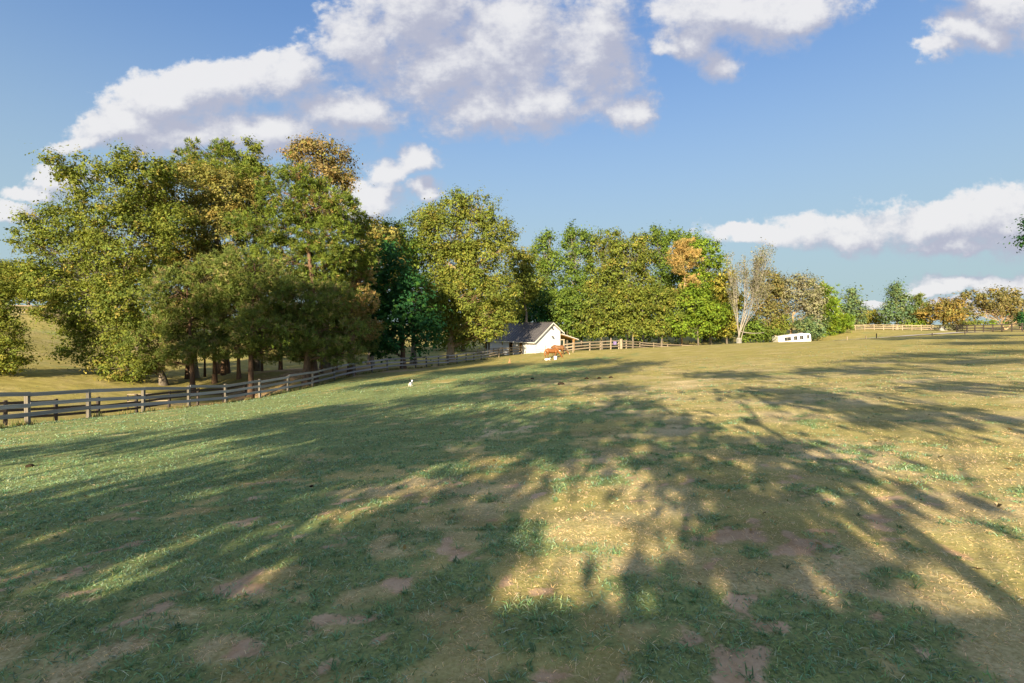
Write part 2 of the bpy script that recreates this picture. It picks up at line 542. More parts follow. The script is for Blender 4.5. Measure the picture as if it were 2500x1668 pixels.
def build_ground():
    N = 320
    t = np.linspace(-1, 1, N)
    xs = 2.3 * np.sinh(6.6 * t)
    ys = 3.5 + 2.3 * np.sinh(6.9 * t)
    xs = np.r_[-3500, xs, 3500]
    ys = np.r_[-3500, ys, 4500]
    X, Y = np.meshgrid(xs, ys, indexing='ij')
    Z = ground_z(X, Y)
    nx, ny = X.shape
    V = np.c_[X.ravel(), Y.ravel(), Z.ravel()]
    i = np.arange(nx - 1)[:, None] * ny + np.arange(ny - 1)[None]
    Fq = np.stack([i, i + ny, i + ny + 1, i + 1], -1).reshape(-1, 4)
    s, g = soil_green(X.ravel(), Y.ravel())
    col = np.c_[s, g, sstep(np.hypot(X.ravel(), Y.ravel()), 12, 42)]
    me = mesh_np('ground', V, Fq, col, smooth=True)
    m, N_ = new_mat('pasture')
    at = N_.node('ShaderNodeAttribute', attribute_name='Col')
    sp = N_.node('ShaderNodeSeparateColor')
    N_.l.new(at.outputs['Color'], sp.inputs[0])
    tc = N_.node('ShaderNodeTexCoord')
    P = tc.outputs['Object']
    n_f = N_.noise(P, 38, 5, 0.7)
    n_m = N_.noise(P, 5.5, 5, 0.65)
    n_l = N_.noise(P, 0.55, 5, 0.6)
    n_b = N_.noise(P, 0.10, 4, 0.55)
    straw = N_.mix(N_.smooth(n_f, 0.32, 0.68), (0.38, 0.305, 0.165), (0.69, 0.58, 0.36))
    straw = N_.mix(N_.math('MULTIPLY', N_.smooth(n_l, 0.25, 0.6), 0.8), straw, N_.mix(n_f, (0.20, 0.195, 0.055), (0.39, 0.365, 0.105)))
    straw = N_.mix(N_.math('MULTIPLY', sp.outputs[2], 0.6), straw, N_.mix(n_f, (0.20, 0.18, 0.05), (0.39, 0.345, 0.10)))   # darker olive gold turf mixed in further out
    grn = N_.mix(N_.smooth(n_f, 0.3, 0.7), (0.125, 0.18, 0.075), (0.29, 0.335, 0.125))
    soil = N_.mix(N_.smooth(n_m, 0.3, 0.7), (0.47, 0.275, 0.175), (0.66, 0.455, 0.32))
    gmask = N_.math('ADD', sp.outputs[1], N_.math('MULTIPLY', N_.math('SUBTRACT', n_m, 0.5), 0.9))
    gmask = N_.math('ADD', gmask, N_.math('MULTIPLY', N_.math('SUBTRACT', n_b, 0.5), 1.3))
    gmask = N_.math('ADD', gmask, N_.math('MULTIPLY', N_.math('SUBTRACT', n_f, 0.5), 0.7))
    gmask = N_.smooth(gmask, 0.25, 0.80)
    c = N_.mix(gmask, straw, grn)
    smask = N_.smooth(N_.math('ADD', sp.outputs[0], N_.math('ADD', N_.math('MULTIPLY', N_.math('SUBTRACT', n_m, 0.5), 1.3), N_.math('MULTIPLY', N_.math('SUBTRACT', n_f, 0.5), 0.9))), 0.35, 0.75)
    c = N_.mix(N_.math('MULTIPLY', smask, 0.75), c, soil)
    n_s = N_.noise(N_.vmath('MULTIPLY', P, (0.6, 1.5, 1)), 1.3, 6, 0.65)
    mot = N_.smooth(n_s, 0.25, 0.75, 0.74, 1.24)
    mc = N_.node('ShaderNodeCombineXYZ')
    for q in range(3):
        N_.l.new(mot, mc.inputs[q])
    c = N_.mix(1.0, c, mc.outputs[0], 'MULTIPLY')
    h = N_.math('ADD', n_f, N_.math('MULTIPLY', n_m, 1.5))
    p = principled(N_, c, 0.95, 0.08, 0, bump(N_, h, 0.4, 0.03))
    finish(N_, p.outputs[0])
    me.materials.append(m)
    o = link('ground', me)
    tag(o, 'rolling pasture of dry gold and green grass with bare red soil patches', None, None, 'structure')
    return o


build_ground()


def ray_ground(px, py):
    """where the sight line of a photo pixel meets the ground"""
    u = (px - 1250) / F
    v = (HZ - py) / F
    ys = np.exp(np.linspace(math.log(1.5), math.log(220), 700))
    dz = (EYE + v * ys) - ground_z(u * ys, ys)
    k = np.argmax(dz < 0)
    if dz[k] >= 0:
        k = len(ys) - 1
    Y = ys[k]
    return np.array([u * Y, Y, gz(u * Y, Y)])


# ------------------------------------------------------------------ grass blades


def build_grass():
    zones = [(1.9, 4.2, 4200, 0.036, 0.0036), (4.2, 7.5, 1600, 0.042, 0.0055), (7.5, 13, 640, 0.055, 0.0095), (13, 24, 190, 0.075, 0.018), (24, 46, 46, 0.09, 0.034)]
    VV, FF3, FF4, CC = [], [], [], []
    off = 0
    for zi, (y0, y1, dens, ln, wd) in enumerate(zones):
        n = int(dens * 1.16 * (y1 ** 2 - y0 ** 2))
        y = np.sqrt(rng.uniform(y0 ** 2, y1 ** 2, n))
        x = rng.uniform(-1.16, 1.16, n) * y
        # tufts
        k = n // 9
        ci = rng.integers(0, k, n)
        tuft = rng.random(n) < 0.6
        x = np.where(tuft, x[ci] + rng.normal(0, ln * 0.45, n), x)
        y = np.where(tuft, y[ci] + rng.normal(0, ln * 0.45, n), y)
        s, g = soil_green(x, y)
        s = np.clip(s + (vnoise(x / 0.19, y / 0.19, 77) - 0.5) * 0.8, 0, 1)
        keep = rng.random(n) > s * 0.80
        if zi >= 3:
            keep &= rng.random(n) > (y - y0) / (y1 - y0) * (1.0 if zi == 4 else 0.72)
        g = np.clip(g + (vnoise(x / 0.17, y / 0.17, 55) - 0.5) * 1.2, 0, 1)
        isg = rng.random(n) < sstep(g, 0.3, 0.7)
        x, y, isg, ci = x[keep], y[keep], isg[keep], ci[keep]
        n = len(x)
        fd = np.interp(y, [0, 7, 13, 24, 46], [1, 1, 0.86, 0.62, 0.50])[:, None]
        z = ground_z(x, y)
        L = ln * rng.uniform(0.45, 1.35, n) * np.where(isg, 1.0, 0.85)
        Wd = wd * rng.uniform(0.6, 1.3, n) * np.where(isg, 1.45, 0.8)
        az = rng.uniform(0, 2 * np.pi, n)
        tilt = np.where(isg, rng.uniform(0.5, 1.4, n), rng.uniform(0.8, 1.52, n))
        d = np.c_[np.cos(az) * np.sin(tilt), np.sin(az) * np.sin(tilt), np.cos(tilt)]
        side = np.c_[-np.sin(az), np.cos(az), np.zeros(n)]
        yaw = rng.uniform(-0.9, 0.9, n)
        side = side * np.cos(yaw)[:, None] + np.cross(d, side) * np.sin(yaw)[:, None]
        b = np.c_[x, y, z - 0.004]
        t2 = np.minimum(tilt + 0.5, 1.62)
        d2 = np.c_[np.cos(az) * np.sin(t2), np.sin(az) * np.sin(t2), np.cos(t2)]
        m = b + d * (L * 0.55)[:, None]
        tip = m + d2 * (L * 0.55)[:, None]
        hw = (Wd / 2)[:, None]
        nv = 5 if zi < 2 else 3
        if zi < 2:
            V = np.stack([b - side * hw, b + side * hw, m + side * hw * 0.85, m - side * hw * 0.85, tip], 1)
            base = off + np.arange(n)[:, None] * 5
            FF4.append(base + np.array([[0, 1, 2, 3]]))
            FF3.append(base + np.array([[3, 2, 4]]))
        else:
            V = np.stack([b - side * hw, b + side * hw, (m + tip) / 2], 1)
            FF3.append(off + np.arange(n)[:, None] * 3 + np.array([[0, 1, 2]]))
        VV.append(V.reshape(-1, 3))
        off += n * nv
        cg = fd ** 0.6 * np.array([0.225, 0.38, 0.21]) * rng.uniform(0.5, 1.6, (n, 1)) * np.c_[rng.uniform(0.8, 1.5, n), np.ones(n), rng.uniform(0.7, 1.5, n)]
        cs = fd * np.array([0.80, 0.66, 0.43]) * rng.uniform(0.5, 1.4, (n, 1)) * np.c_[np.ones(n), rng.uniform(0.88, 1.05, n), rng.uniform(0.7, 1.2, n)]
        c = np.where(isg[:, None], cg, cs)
        CC.append(np.repeat(c, nv, axis=0))
    # coarser weed tufts and long dry stalks lying about
    for (nt, per, ln, wd, green_) in ((2600, 11, 0.045, 0.0065, True), (5000, 1, 0.085, 0.0028, False)):
        y = np.sqrt(rng.uniform(2.0 ** 2, 10.5 ** 2, nt))
        x = rng.uniform(-1.16, 1.16, nt) * y
        s, g = soil_green(x, y)
        k = (g > 0.35) if green_ else (s < 0.6)
        x, y = x[k], y[k]
        tint = rng.uniform(0.6, 1.4, len(x))
        x = np.repeat(x, per)
        y = np.repeat(y, per)
        tint = np.repeat(tint, per)
        n = len(x)
        x = x + rng.normal(0, 0.012 if green_ else 0.0, n)
        y = y + rng.normal(0, 0.012 if green_ else 0.0, n)
        z = ground_z(x, y)
        az = rng.uniform(0, 2 * np.pi, n)
        tilt = rng.uniform(0.5, 1.35, n) if green_ else rng.uniform(1.2, 1.56, n)
        L = ln * rng.uniform(0.5, 1.5, n)
        d = np.c_[np.cos(az) * np.sin(tilt), np.sin(az) * np.sin(tilt), np.cos(tilt)]
        side = np.c_[-np.sin(az), np.cos(az), np.zeros(n)]
        b = np.c_[x, y, z + (0.0 if green_ else 0.012)]
        t2 = np.minimum(tilt + rng.uniform(0.2, 0.7, n), 1.7)
        d2 = np.c_[np.cos(az) * np.sin(t2), np.sin(az) * np.sin(t2), np.cos(t2)]
        m = b + d * (L * 0.5)[:, None]
        tip = m + d2 * (L * 0.5)[:, None]
        hw = wd / 2
        V = np.stack([b - side * hw * 0.6, b + side * hw * 0.6, m + side * hw, m - side * hw, tip], 1)
        base = off + np.arange(n)[:, None] * 5
        VV.append(V.reshape(-1, 3))
        FF4.append(base + np.array([[0, 1, 2, 3]]))
        FF3.append(base + np.array([[3, 2, 4]]))
        off += n * 5
        c = (np.array([0.17, 0.31, 0.16]) if green_ else np.array([0.80, 0.70, 0.46])) * (tint * rng.uniform(0.7, 1.3, n))[:, None]
        CC.append(np.repeat(np.clip(c, 0, 0.85), 5, axis=0))
    # longer unmown grass along the foot of the long fence
    fx = np.array([(p[0] - 1250) / F * p[2] for p in FENCE_PTS])
    fy = np.array([p[2] for p in FENCE_PTS])
    n = 9000
    t = rng.uniform(0, len(fx) - 1.001, n)
    dense = vnoise(t * 5.3, t * 0, 71)
    t = t[rng.random(n) < sstep(dense, 0.25, 0.75)]
    n = len(t)
    x = np.interp(t, range(len(fx)), fx) + rng.normal(0, 0.10, n)
    y = np.interp(t, range(len(fy)), fy) + rng.normal(0, 0.10, n)
    z = ground_z(x, y)
    az = rng.uniform(0, 2 * np.pi, n)
    tl = rng.uniform(0.1, 0.8, n)
    L = rng.uniform(0.08, 0.30, n)
    d = np.c_[np.cos(az) * np.sin(tl), np.sin(az) * np.sin(tl), np.cos(tl)]
    side = np.c_[-np.sin(az), np.cos(az), np.zeros(n)] * (0.012 + 0.0002 * y)[:, None]
    b = np.c_[x, y, z]
    VV.append(np.stack([b - side, b + side, b + d * L[:, None]], 1).reshape(-1, 3))
    FF3.append(off + np.arange(n)[:, None] * 3 + np.array([[0, 1, 2]]))
    off += n * 3
    gm = rng.random((n, 1)) < 0.6
    CC.append(np.repeat(np.where(gm, [[0.15, 0.21, 0.07]], [[0.40, 0.32, 0.16]]) * rng.uniform(0.6, 1.3, (n, 1)), 3, axis=0))
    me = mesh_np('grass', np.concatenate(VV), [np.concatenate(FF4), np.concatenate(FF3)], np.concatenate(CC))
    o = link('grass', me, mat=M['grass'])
    tag(o, 'short green and straw coloured grass blades over the foreground', 'grass', None, 'stuff')


build_grass()

# ------------------------------------------------------------------ trees


def tubes(paths, sides=5):
    """paths: list of (pts (k,3), radii (k,)) -> verts, quads"""
    VV, FF = [], []
    off = 0
    for pts, rad in paths:
        pts = np.asarray(pts, float)
        k = len(pts)
        ns = sides if rad[0] > 0.05 else 3
        tan = np.gradient(pts, axis=0)
        tan /= np.maximum(np.linalg.norm(tan, axis=1), 1e-9)[:, None]
        ref = np.where(np.abs(tan[:, 2:3]) > 0.9, np.array([[1.0, 0, 0]]), np.array([[0, 0, 1.0]]))
        a = np.cross(tan, ref)
        a /= np.maximum(np.linalg.norm(a, axis=1), 1e-9)[:, None]
        b = np.cross(tan, a)
        th = np.arange(ns) / ns * 2 * np.pi
        ring = pts[:, None] + (a[:, None] * np.cos(th)[None, :, None] + b[:, None] * np.sin(th)[None, :, None]) * np.asarray(rad)[:, None, None]
        VV.append(ring.reshape(-1, 3))
        i = np.arange(k - 1)[:, None] * ns + np.arange(ns)[None]
        j = np.arange(k - 1)[:, None] * ns + (np.arange(ns)[None] + 1) % ns
        FF.append((off + np.stack([i, j, j + ns, i + ns], -1)).reshape(-1, 4))
        off += k * ns
    return np.concatenate(VV), np.concatenate(FF)


def unit(v):
    return v / np.maximum(np.linalg.norm(v, axis=-1, keepdims=True), 1e-9)


def bez(p0, p1, p2, k):
    t = np.linspace(0, 1, k)[:, None]
    return (1 - t) ** 2 * p0 + 2 * t * (1 - t) * p1 + t ** 2 * p2


PAL = {  # leaf colours: list of (colour, weight)
    'olive': [((0.185, 0.175, 0.030), 5), ((0.14, 0.158, 0.030), 5), ((0.25, 0.185, 0.040), 1.2)],
    'olive_green': [((0.145, 0.155, 0.026), 5), ((0.18, 0.17, 0.030), 3), ((0.10, 0.125, 0.028), 2), ((0.27, 0.185, 0.045), 0.8)],
    'green': [((0.115, 0.155, 0.024), 5), ((0.15, 0.17, 0.026), 4), ((0.085, 0.12, 0.028), 3)],
    'bright': [((0.15, 0.20, 0.020), 5), ((0.19, 0.205, 0.022), 3), ((0.11, 0.15, 0.022), 2)],
    'pine': [((0.14, 0.165, 0.026), 5), ((0.175, 0.175, 0.032), 4), ((0.09, 0.115, 0.028), 2), ((0.26, 0.165, 0.055), 0.7)],
    'pine_shade': [((0.13, 0.15, 0.036), 4), ((0.17, 0.17, 0.04), 3), ((0.26, 0.19, 0.08), 1.2)],
    'pine_brown': [((0.32, 0.19, 0.075), 5), ((0.22, 0.175, 0.05), 3), ((0.12, 0.13, 0.03), 2)],
    'dark': [((0.024, 0.075, 0.028), 5), ((0.04, 0.11, 0.028), 3), ((0.075, 0.15, 0.025), 1.4)],
    'tan': [((0.27, 0.20, 0.060), 5), ((0.22, 0.185, 0.045), 4), ((0.33, 0.20, 0.05), 1.6), ((0.15, 0.145, 0.038), 3)],
    'rust': [((0.25, 0.155, 0.065), 5), ((0.18, 0.15, 0.045), 5), ((0.30, 0.165, 0.055), 2)],
    'orange': [((0.42, 0.25, 0.085), 5), ((0.34, 0.22, 0.085), 4), ((0.24, 0.18, 0.05), 2)],
    'gold': [((0.31, 0.175, 0.045), 5), ((0.23, 0.155, 0.045), 4), ((0.15, 0.13, 0.035), 5)],
    'bronze': [((0.20, 0.145, 0.055), 5), ((0.155, 0.135, 0.045), 5), ((0.25, 0.16, 0.05), 1.5)],
    'greybrown': [((0.22, 0.18, 0.11), 5), ((0.17, 0.155, 0.065), 4), ((0.28, 0.225, 0.16), 2)],
    'bluegreen': [((0.10, 0.145, 0.075), 5), ((0.13, 0.16, 0.06), 4), ((0.17, 0.165, 0.055), 2)],
    'yellowgreen': [((0.27, 0.22, 0.035), 5), ((0.18, 0.175, 0.035), 4), ((0.34, 0.225, 0.045), 2)],
}


def pick(pal, n):
    cs = np.array([c for c, _ in PAL[pal]]) * np.array([1.02, 1.24, 1.35])
    w = np.array([x for _, x in PAL[pal]], float)
    return cs[rng.choice(len(cs), n, p=w / w.sum())]


def leaf_cards(P, N_, size, asp, col):
    """rhombic leaf cards: centres P, normals N_, lengths size -> verts, quads, cols"""
    n = len(P)
    a = unit(np.cross(N_, rng.normal(size=(n, 3))))
    b = np.cross(N_, a)
    L = (size * np.clip(np.exp(rng.normal(-0.05, 0.32, n)), 0.4, 1.9))[:, None] * 0.5
    W = L * asp * rng.uniform(0.75, 1.25, (n, 1))
    fold = N_ * L * 0.25
    V = np.stack([P - a * L, P + b * W - fold * 0.6, P + a * L, P - b * W - fold * 0.6], 1).reshape(-1, 3)
    Fq = np.arange(n * 4).reshape(-1, 4)
    return V, Fq, np.repeat(col, 4, axis=0)


def needle_cards(P, D, size, wid, col):
    """thin blades from P along D"""
    n = len(P)
    a = unit(D)
    b = unit(np.cross(a, rng.normal(size=(n, 3))))
    L = (size * rng.uniform(0.7, 1.3, n))[:, None]
    W = (wid * rng.uniform(0.7, 1.3, n))[:, None] * 0.5
    V = np.stack([P - b * W * 0.5, P + a * L * 0.55 - b * W, P + a * L, P + a * L * 0.45 + b * W], 1).reshape(-1, 3)
    Fq = np.arange(n * 4).reshape(-1, 4)
    return V, Fq, np.repeat(col, 4, axis=0)


def lobes_px(base, Y, lst, deep=0.85):
    """crown lobes given as photo ellipses at the tree's own distance -> local ellipsoids"""
    out = []
    for i, l in enumerate(lst):
        px, py, rx, ry = l[:4]
        dy = l[4] if len(l) > 4 else ((i * 37) % 11 - 5) / 5.0 * 0.35 * rx * Y / F
        pal = l[5] if len(l) > 5 else None
        Yc = Y + dy
        c = np.array([(px - 1250) / F * Yc, Yc, EYE + (HZ - py) / F * Yc]) - base
        out.append((c, np.array([rx * Y / F, deep * (rx + ry) * 0.5 * Y / F * 1.1, ry * Y / F]), pal))
    return out


import zlib


def make_tree(name, label, cat, basepx, Y, lobes, pal='olive', kind='leaf', bark='bark', leafpx=5.0, clumppx=13, dens=0.9, group=None,
              tr=None, fill=0.62, trunk_top=None, base=None, twigs=1.0, lobes3=None, limb_k=1.0, hvar=0.18, lean_k=0.75, rag=3, gap=0.36):
    """a tree: trunk with limbs and a crown of leaf clumps spread through its lobes"""
    global rng
    rng = np.random.default_rng(zlib.crc32(label.encode()))
    if base is None:
        X = (basepx - 1250) / F * Y
        base = np.array([X, Y, gz(X, Y) - 0.12])
    else:
        base = np.array([base[0], base[1], gz(base[0], base[1]) - 0.12])
    L = lobes3 if lobes3 is not None else lobes_px(base, Y, lobes)
    scale = abs(Y) / F                       # metres per photo pixel at the tree
    if lobes3 is None and rag:
        extra = []
        for (c, r, lp) in L:
            for _ in range(rag):
                th = rng.uniform(-0.35, math.pi + 0.35)
                ph = rng.uniform(-0.9, 0.9)
                d = np.array([math.cos(th) * math.cos(ph), math.sin(ph), math.sin(th) * math.cos(ph)])
                k = rng.uniform(0.22, 0.42)
                extra.append((c + d * r * rng.uniform(0.82, 1.02), r * k * np.array([rng.uniform(0.7, 1.2), 1, rng.uniform(0.8, 1.5)]), lp))
        L = [(c, r * 0.93, lp) for c, r, lp in L] + extra
        nmain = len(L) - len(extra)
    else:
        nmain = len(L)
    cr = clumppx * scale
    ls = leafpx * scale
    # clump centres
    cen, lob, cpal, outw = [], [], [], []
    for li, (c, r, lp) in enumerate(L):
        area = math.pi * r[0] * r[2]
        n = max(6, int(dens * 3.3 * area / (cr * cr)))
        d = unit(rng.normal(size=(n, 3)))
        rad = rng.uniform(fill ** 2, 1.0, n) ** 0.5
        wob = 1.0 + 0.20 * np.sin(d[:, 0] * 5 + li * 3) * np.sin(d[:, 2] * 6 + li) + rng.normal(0, 0.06, n)
        p = c + d * r * (rad * wob)[:, None]
        # drop clumps buried deep inside other lobes
        keep = np.ones(n, bool)
        for lj, (c2, r2, _) in enumerate(L):
            if lj != li:
                q = (((p - c2) / r2) ** 2).sum(1)
                keep &= q > 0.34
        keep &= p[:, 2] > 0.25
        w_ = 2.6 * cr
        hole = 0.5 * (vnoise((p[:, 0] + 0.6 * p[:, 2]) / w_ + 11 * li, (p[:, 1] - 0.5 * p[:, 2]) / w_, 3) + vnoise((p[:, 0] - 0.4 * p[:, 1]) / w_, p[:, 2] / w_ + 7 * li, 5))
        if lobes3 is None:
            keep &= hole > gap
            keep &= ~((d[:, 1] > 0.35) & (rng.random(n) < 0.45))       # sparser on the shady far side
        p = p[keep]
        cen.append(p)
        lob += [li] * len(p)
        cpal += [lp or pal] * len(p)
        outw.append(unit((p - c) / r))
    cen = np.concatenate(cen)
    outw = np.concatenate(outw)
    lob = np.array(lob)
    cpal = np.array(cpal)
    nc = len(cen)
    # leaves
    if kind == 'leaf':
        per = int(5.0 * (clumppx / leafpx) ** 2)
        ci = np.repeat(np.arange(nc), per)
        n = len(ci)
        csz = cr * np.exp(rng.normal(-0.05, 0.33, nc))
        e = rng.normal(size=(n, 3)) * 0.48
        e[:, 2] *= 0.72
        # stretch each spray outward and a little up
        ax = unit(outw + np.array([0, 0, 0.25]) + rng.normal(0, 0.45, (nc, 3)))
        al = (e * ax[ci]).sum(1, keepdims=True)
        e = e + ax[ci] * al * 0.75
        P = cen[ci] + e * csz[ci][:, None]
        Nn = unit(unit(e) * 0.75 + np.array([0, 0, 0.45]) + outw[ci] * 0.45 + rng.normal(0, 0.36, (n, 3)))
        ccol = np.empty((nc, 3))
        for pn in set(cpal):
            mk = cpal == pn
            ccol[mk] = pick(pn, mk.sum())
        lcol = np.empty((n, 3))
        for pn in set(cpal):
            mk = (cpal == pn)[ci]
            lcol[mk] = pick(pn, mk.sum())
        col = (ccol[ci] * 0.75 + lcol * 0.25) * rng.uniform(1 - hvar * 1.1, 1 + hvar * 1.1, (n, 1)) * np.clip(1 + rng.normal(0, 0.16, (nc, 1)), 0.6, 1.5)[ci]
        V, Fq, C = leaf_cards(P, Nn, np.full(n, ls), 0.62, np.clip(col, 0.005, 0.7))
        mat = M['leaf']
    else:
        # needle tufts: short shoots with blades radiating forward
        tuf = max(3, int(4.2 * (clumppx / 15) ** 2))
        ti = np.repeat(np.arange(nc), tuf)
        nt = len(ti)
        e = rng.normal(size=(nt, 3)) * 0.55
        e[:, 2] *= 0.5
        tp = cen[ti] + e * cr
        sd = unit(outw[ti] * 0.8 + np.array([0, 0, 0.55]) + rng.normal(0, 0.4, (nt, 3)))
        bl = 15
        bi = np.repeat(np.arange(nt), bl)
        n = len(bi)
        D = unit(sd[bi] * 0.75 + rng.normal(0, 0.62, (n, 3)))
        P = tp[bi] + sd[bi] * rng.uniform(-0.35, 0.25, (n, 1)) * ls * 1.5
        tcol = np.empty((nt, 3))
        for pn in set(cpal):
            mk = (cpal == pn)[ti]
            tcol[mk] = pick(pn, mk.sum())
        ck = (1 + rng.normal(0, 0.12, (nc, 1)))
        col = tcol[bi] * rng.uniform(0.72, 1.3, (n, 1)) * ck[ti][bi]
        V, Fq, C = needle_cards(P, D, np.full(n, ls * 1.75), np.full(n, ls * 0.30), np.clip(col, 0.005, 0.7))
        mat = M['needle']
    root = thing(name, label, cat, tuple(base), group=group)
    cro = link('crown', mesh_np('crown', V, Fq, C), root, mat)
    # trunk, limbs, twigs
    H = max(c[2] + r[2] for c, r, _ in L)
    if tr is None:
        tr = 0.018 * H + 0.05
    topz = trunk_top if trunk_top else H * (0.93 if kind == 'needle' else 0.62)
    ctr = np.mean([c for c, r, _ in L[:nmain]], axis=0)
    lean = np.array([ctr[0] * lean_k, ctr[1] * lean_k, topz])
    k = 9
    t = np.linspace(0, 1, k)[:, None]
    tp = t * np.array([0, 0, topz]) + (t ** 1.6) * np.array([lean[0], lean[1], 0])
    tp[1:, :2] += rng.normal(0, 0.012 * topz, (k - 1, 2)) * t[1:]
    rad = tr * (1 - 0.80 * t[:, 0]) * (1 + 0.45 * np.exp(-t[:, 0] * 14))
    paths = [(tp, rad)]

    def on_trunk(z):
        f = np.clip(z / topz, 0, 1) * (k - 1)
        i = int(min(f, k - 2))
        return tp[i] + (tp[i + 1] - tp[i]) * (f - i), rad[i] + (rad[i + 1] - rad[i]) * (f - i)
    for li, (c, r, _) in enumerate(L[:nmain]):
        z0 = np.clip(c[2] - (0.55 if kind == 'leaf' else 0.12) * math.hypot(c[0] - lean[0] * 0.6, c[1]) - 0.1 * r[2], 0.14 * topz, topz * 0.97)
        p0, r0 = on_trunk(z0)
        end = c + np.array([0, 0, 0.25 * r[2]])
        mid = (p0 + end) / 2 + np.array([0, 0, 0.12 * np.linalg.norm(end - p0)]) * (1 if kind == 'leaf' else -0.2) + rng.normal(0, 0.05, 3) * np.linalg.norm(end - p0)
        lp = bez(p0, mid, end, 7)
        lr = min(r0 * 0.72, tr * 0.42 * limb_k) * np.linspace(1, 0.28, 7)
        paths.append((lp, lr))
        idx = np.where(lob == li)[0]
        if len(idx) == 0:
            continue
        idx = rng.permutation(idx)[:int(min(26 * twigs, len(idx)))]
        for q in idx:
            s = rng.uniform(0.15, 0.95)
            a0 = lp[int(s * 6)]
            e = cen[q]
            md = (a0 + e) / 2 + rng.normal(0, 0.06, 3) * np.linalg.norm(e - a0) + np.array([0, 0, 0.05 * np.linalg.norm(e - a0)])
            w = max(0.22 * lr[int(s * 6)], 0.45 * scale)
            paths.append((bez(a0, md, e, 4), np.linspace(1, 0.4, 4) * w))
    V, Fq = tubes(paths, 7)
    link('trunk', mesh_np('trunk', V, Fq, smooth=True), root, M[bark])
    return root


GL = 'trees of the mixed grove behind the long fence'
GR = 'trees of the wood behind the barn'

# --- the grove on the left
make_tree('broadleaf_tree', 'broad spreading green and amber broadleaf tree at the left end of the grove', 'tree', 400, 43,
          [(255, 465, 95, 88), (345, 440, 75, 62), (150, 555, 75, 50), (60, 590, 48, 26), (330, 590, 120, 100), (215, 620, 95, 70), (120, 690, 70, 55), (220, 740, 110, 65), (130, 765, 50, 28),
           (330, 740, 110, 80), (240, 850, 80, 45), (300, 905, 75, 32), (350, 830, 85, 60), (190, 800, 40, 30)],
          'olive_green', bark='bark', group=GL, tr=0.3, dens=0.95, trunk_top=7)
make_tree('broadleaf_tree', 'tan and amber leaved broadleaf tree with pale limbs in the middle of the grove', 'tree', 470, 48,
          [(400, 470, 75, 60), (480, 455, 75, 62), (560, 470, 62, 62), (440, 560, 100, 80), (540, 570, 90, 80), (370, 640, 75, 50), (480, 650, 90, 60)],
          'tan', bark='bark_pale', group=GL, dens=0.8, limb_k=1.2)
make_tree('pine_tree', 'tall pine with a rounded clumpy top, highest left of the sweetgum', 'tree', 545, 53,
          [(505, 375, 48, 28), (545, 390, 50, 35), (455, 415, 42, 35), (560, 440, 75, 50), (500, 450, 60, 42), (540, 520, 90, 60)], 'pine', 'needle', 'bark_pine', group=GL, dens=0.9)
make_tree('broadleaf_tree', 'slim green treetop between the rounded pine and the rust coloured crown', 'tree', 622, 55,
          [(615, 378, 32, 30), (625, 430, 42, 45), (650, 480, 40, 50), (610, 500, 50, 60)], 'olive_green', group=GL)
make_tree('sweetgum_tree', 'tallest tree of the grove with a rust and green crown', 'tree', 795, 56,
          [(745, 378, 42, 34), (795, 372, 48, 38), (835, 410, 36, 46), (770, 430, 65, 40), (820, 470, 40, 55), (760, 510, 70, 60)], 'rust', group=GL, dens=0.75, limb_k=1.3)
make_tree('pine_tree', 'bright yellow green pine in front of the rust coloured crown', 'tree', 765, 44,
          [(720, 425, 40, 40), (690, 480, 62, 48), (765, 490, 62, 48), (830, 500, 35, 40), (655, 555, 75, 48), (740, 570, 90, 55), (820, 580, 55, 50), (690, 640, 100, 50), (790, 660, 85, 55)],
          'pine', 'needle', 'bark_pine', group=GL, tr=0.36)
make_tree('pine_tree', 'pine with browning needles at the right end of the grove', 'tree', 858, 47,
          [(850, 555, 42, 42), (880, 610, 40, 45), (850, 650, 55, 45), (890, 690, 34, 34, None or 0.4, 'pine_brown'), (880, 745, 42, 36, -0.6, 'pine_brown'), (840, 750, 50, 50), (890, 800, 40, 30, 0.2, 'pine_brown')],
          'pine', 'needle', 'bark_pine', group=GL)
make_tree('broadleaf_tree', 'olive broadleaf tree half hidden behind the browning pine', 'tree', 905, 62,
          [(895, 560, 36, 36), (935, 590, 40, 42), (900, 640, 55, 55), (950, 660, 45, 50)], 'tan', group=GL)
SH_L = [('low spreading pine behind the left part of the long fence', 470, 42, [(430, 720, 80, 55), (520, 690, 85, 50), (470, 790, 105, 50), (390, 830, 60, 50), (500, 850, 90, 34), (400, 880, 50, 26)]),
        ('shaggy pine with drooping lower boughs in the middle of the grove', 612, 41, [(600, 660, 85, 50), (640, 720, 100, 50), (570, 760, 95, 45), (650, 800, 110, 42), (560, 850, 85, 32), (680, 855, 90, 30)]),
        ('thick trunked pine with grey lower boughs left of the dark evergreen', 748, 42, [(740, 720, 85, 50), (800, 740, 65, 50), (720, 790, 90, 42), (800, 810, 80, 42), (780, 855, 80, 30), (710, 868, 50, 20), (840, 868, 45, 22)]),
        ('pine standing back in the shade of the grove', 545, 50, [(560, 600, 80, 55), (510, 650, 80, 50), (580, 720, 90, 60), (500, 800, 80, 40)]),
        ('slender pine at the shaded back of the grove', 685, 52, [(680, 590, 60, 50), (700, 680, 75, 60), (660, 780, 90, 50)]),
        ('small pine under the browning pine', 815, 50, [(830, 700, 60, 60), (810, 790, 80, 50), (860, 830, 60, 40)])]
for i, (lb, bx, Y, lo) in enumerate(SH_L):
    make_tree('pine_tree', lb, 'tree', bx, Y, lo, 'pine_shade' if i != 3 else 'pine', 'needle', 'bark_pine', group=GL, tr=(0.2, 0.24, 0.34, 0.2, 0.17, 0.15)[i], dens=0.85)
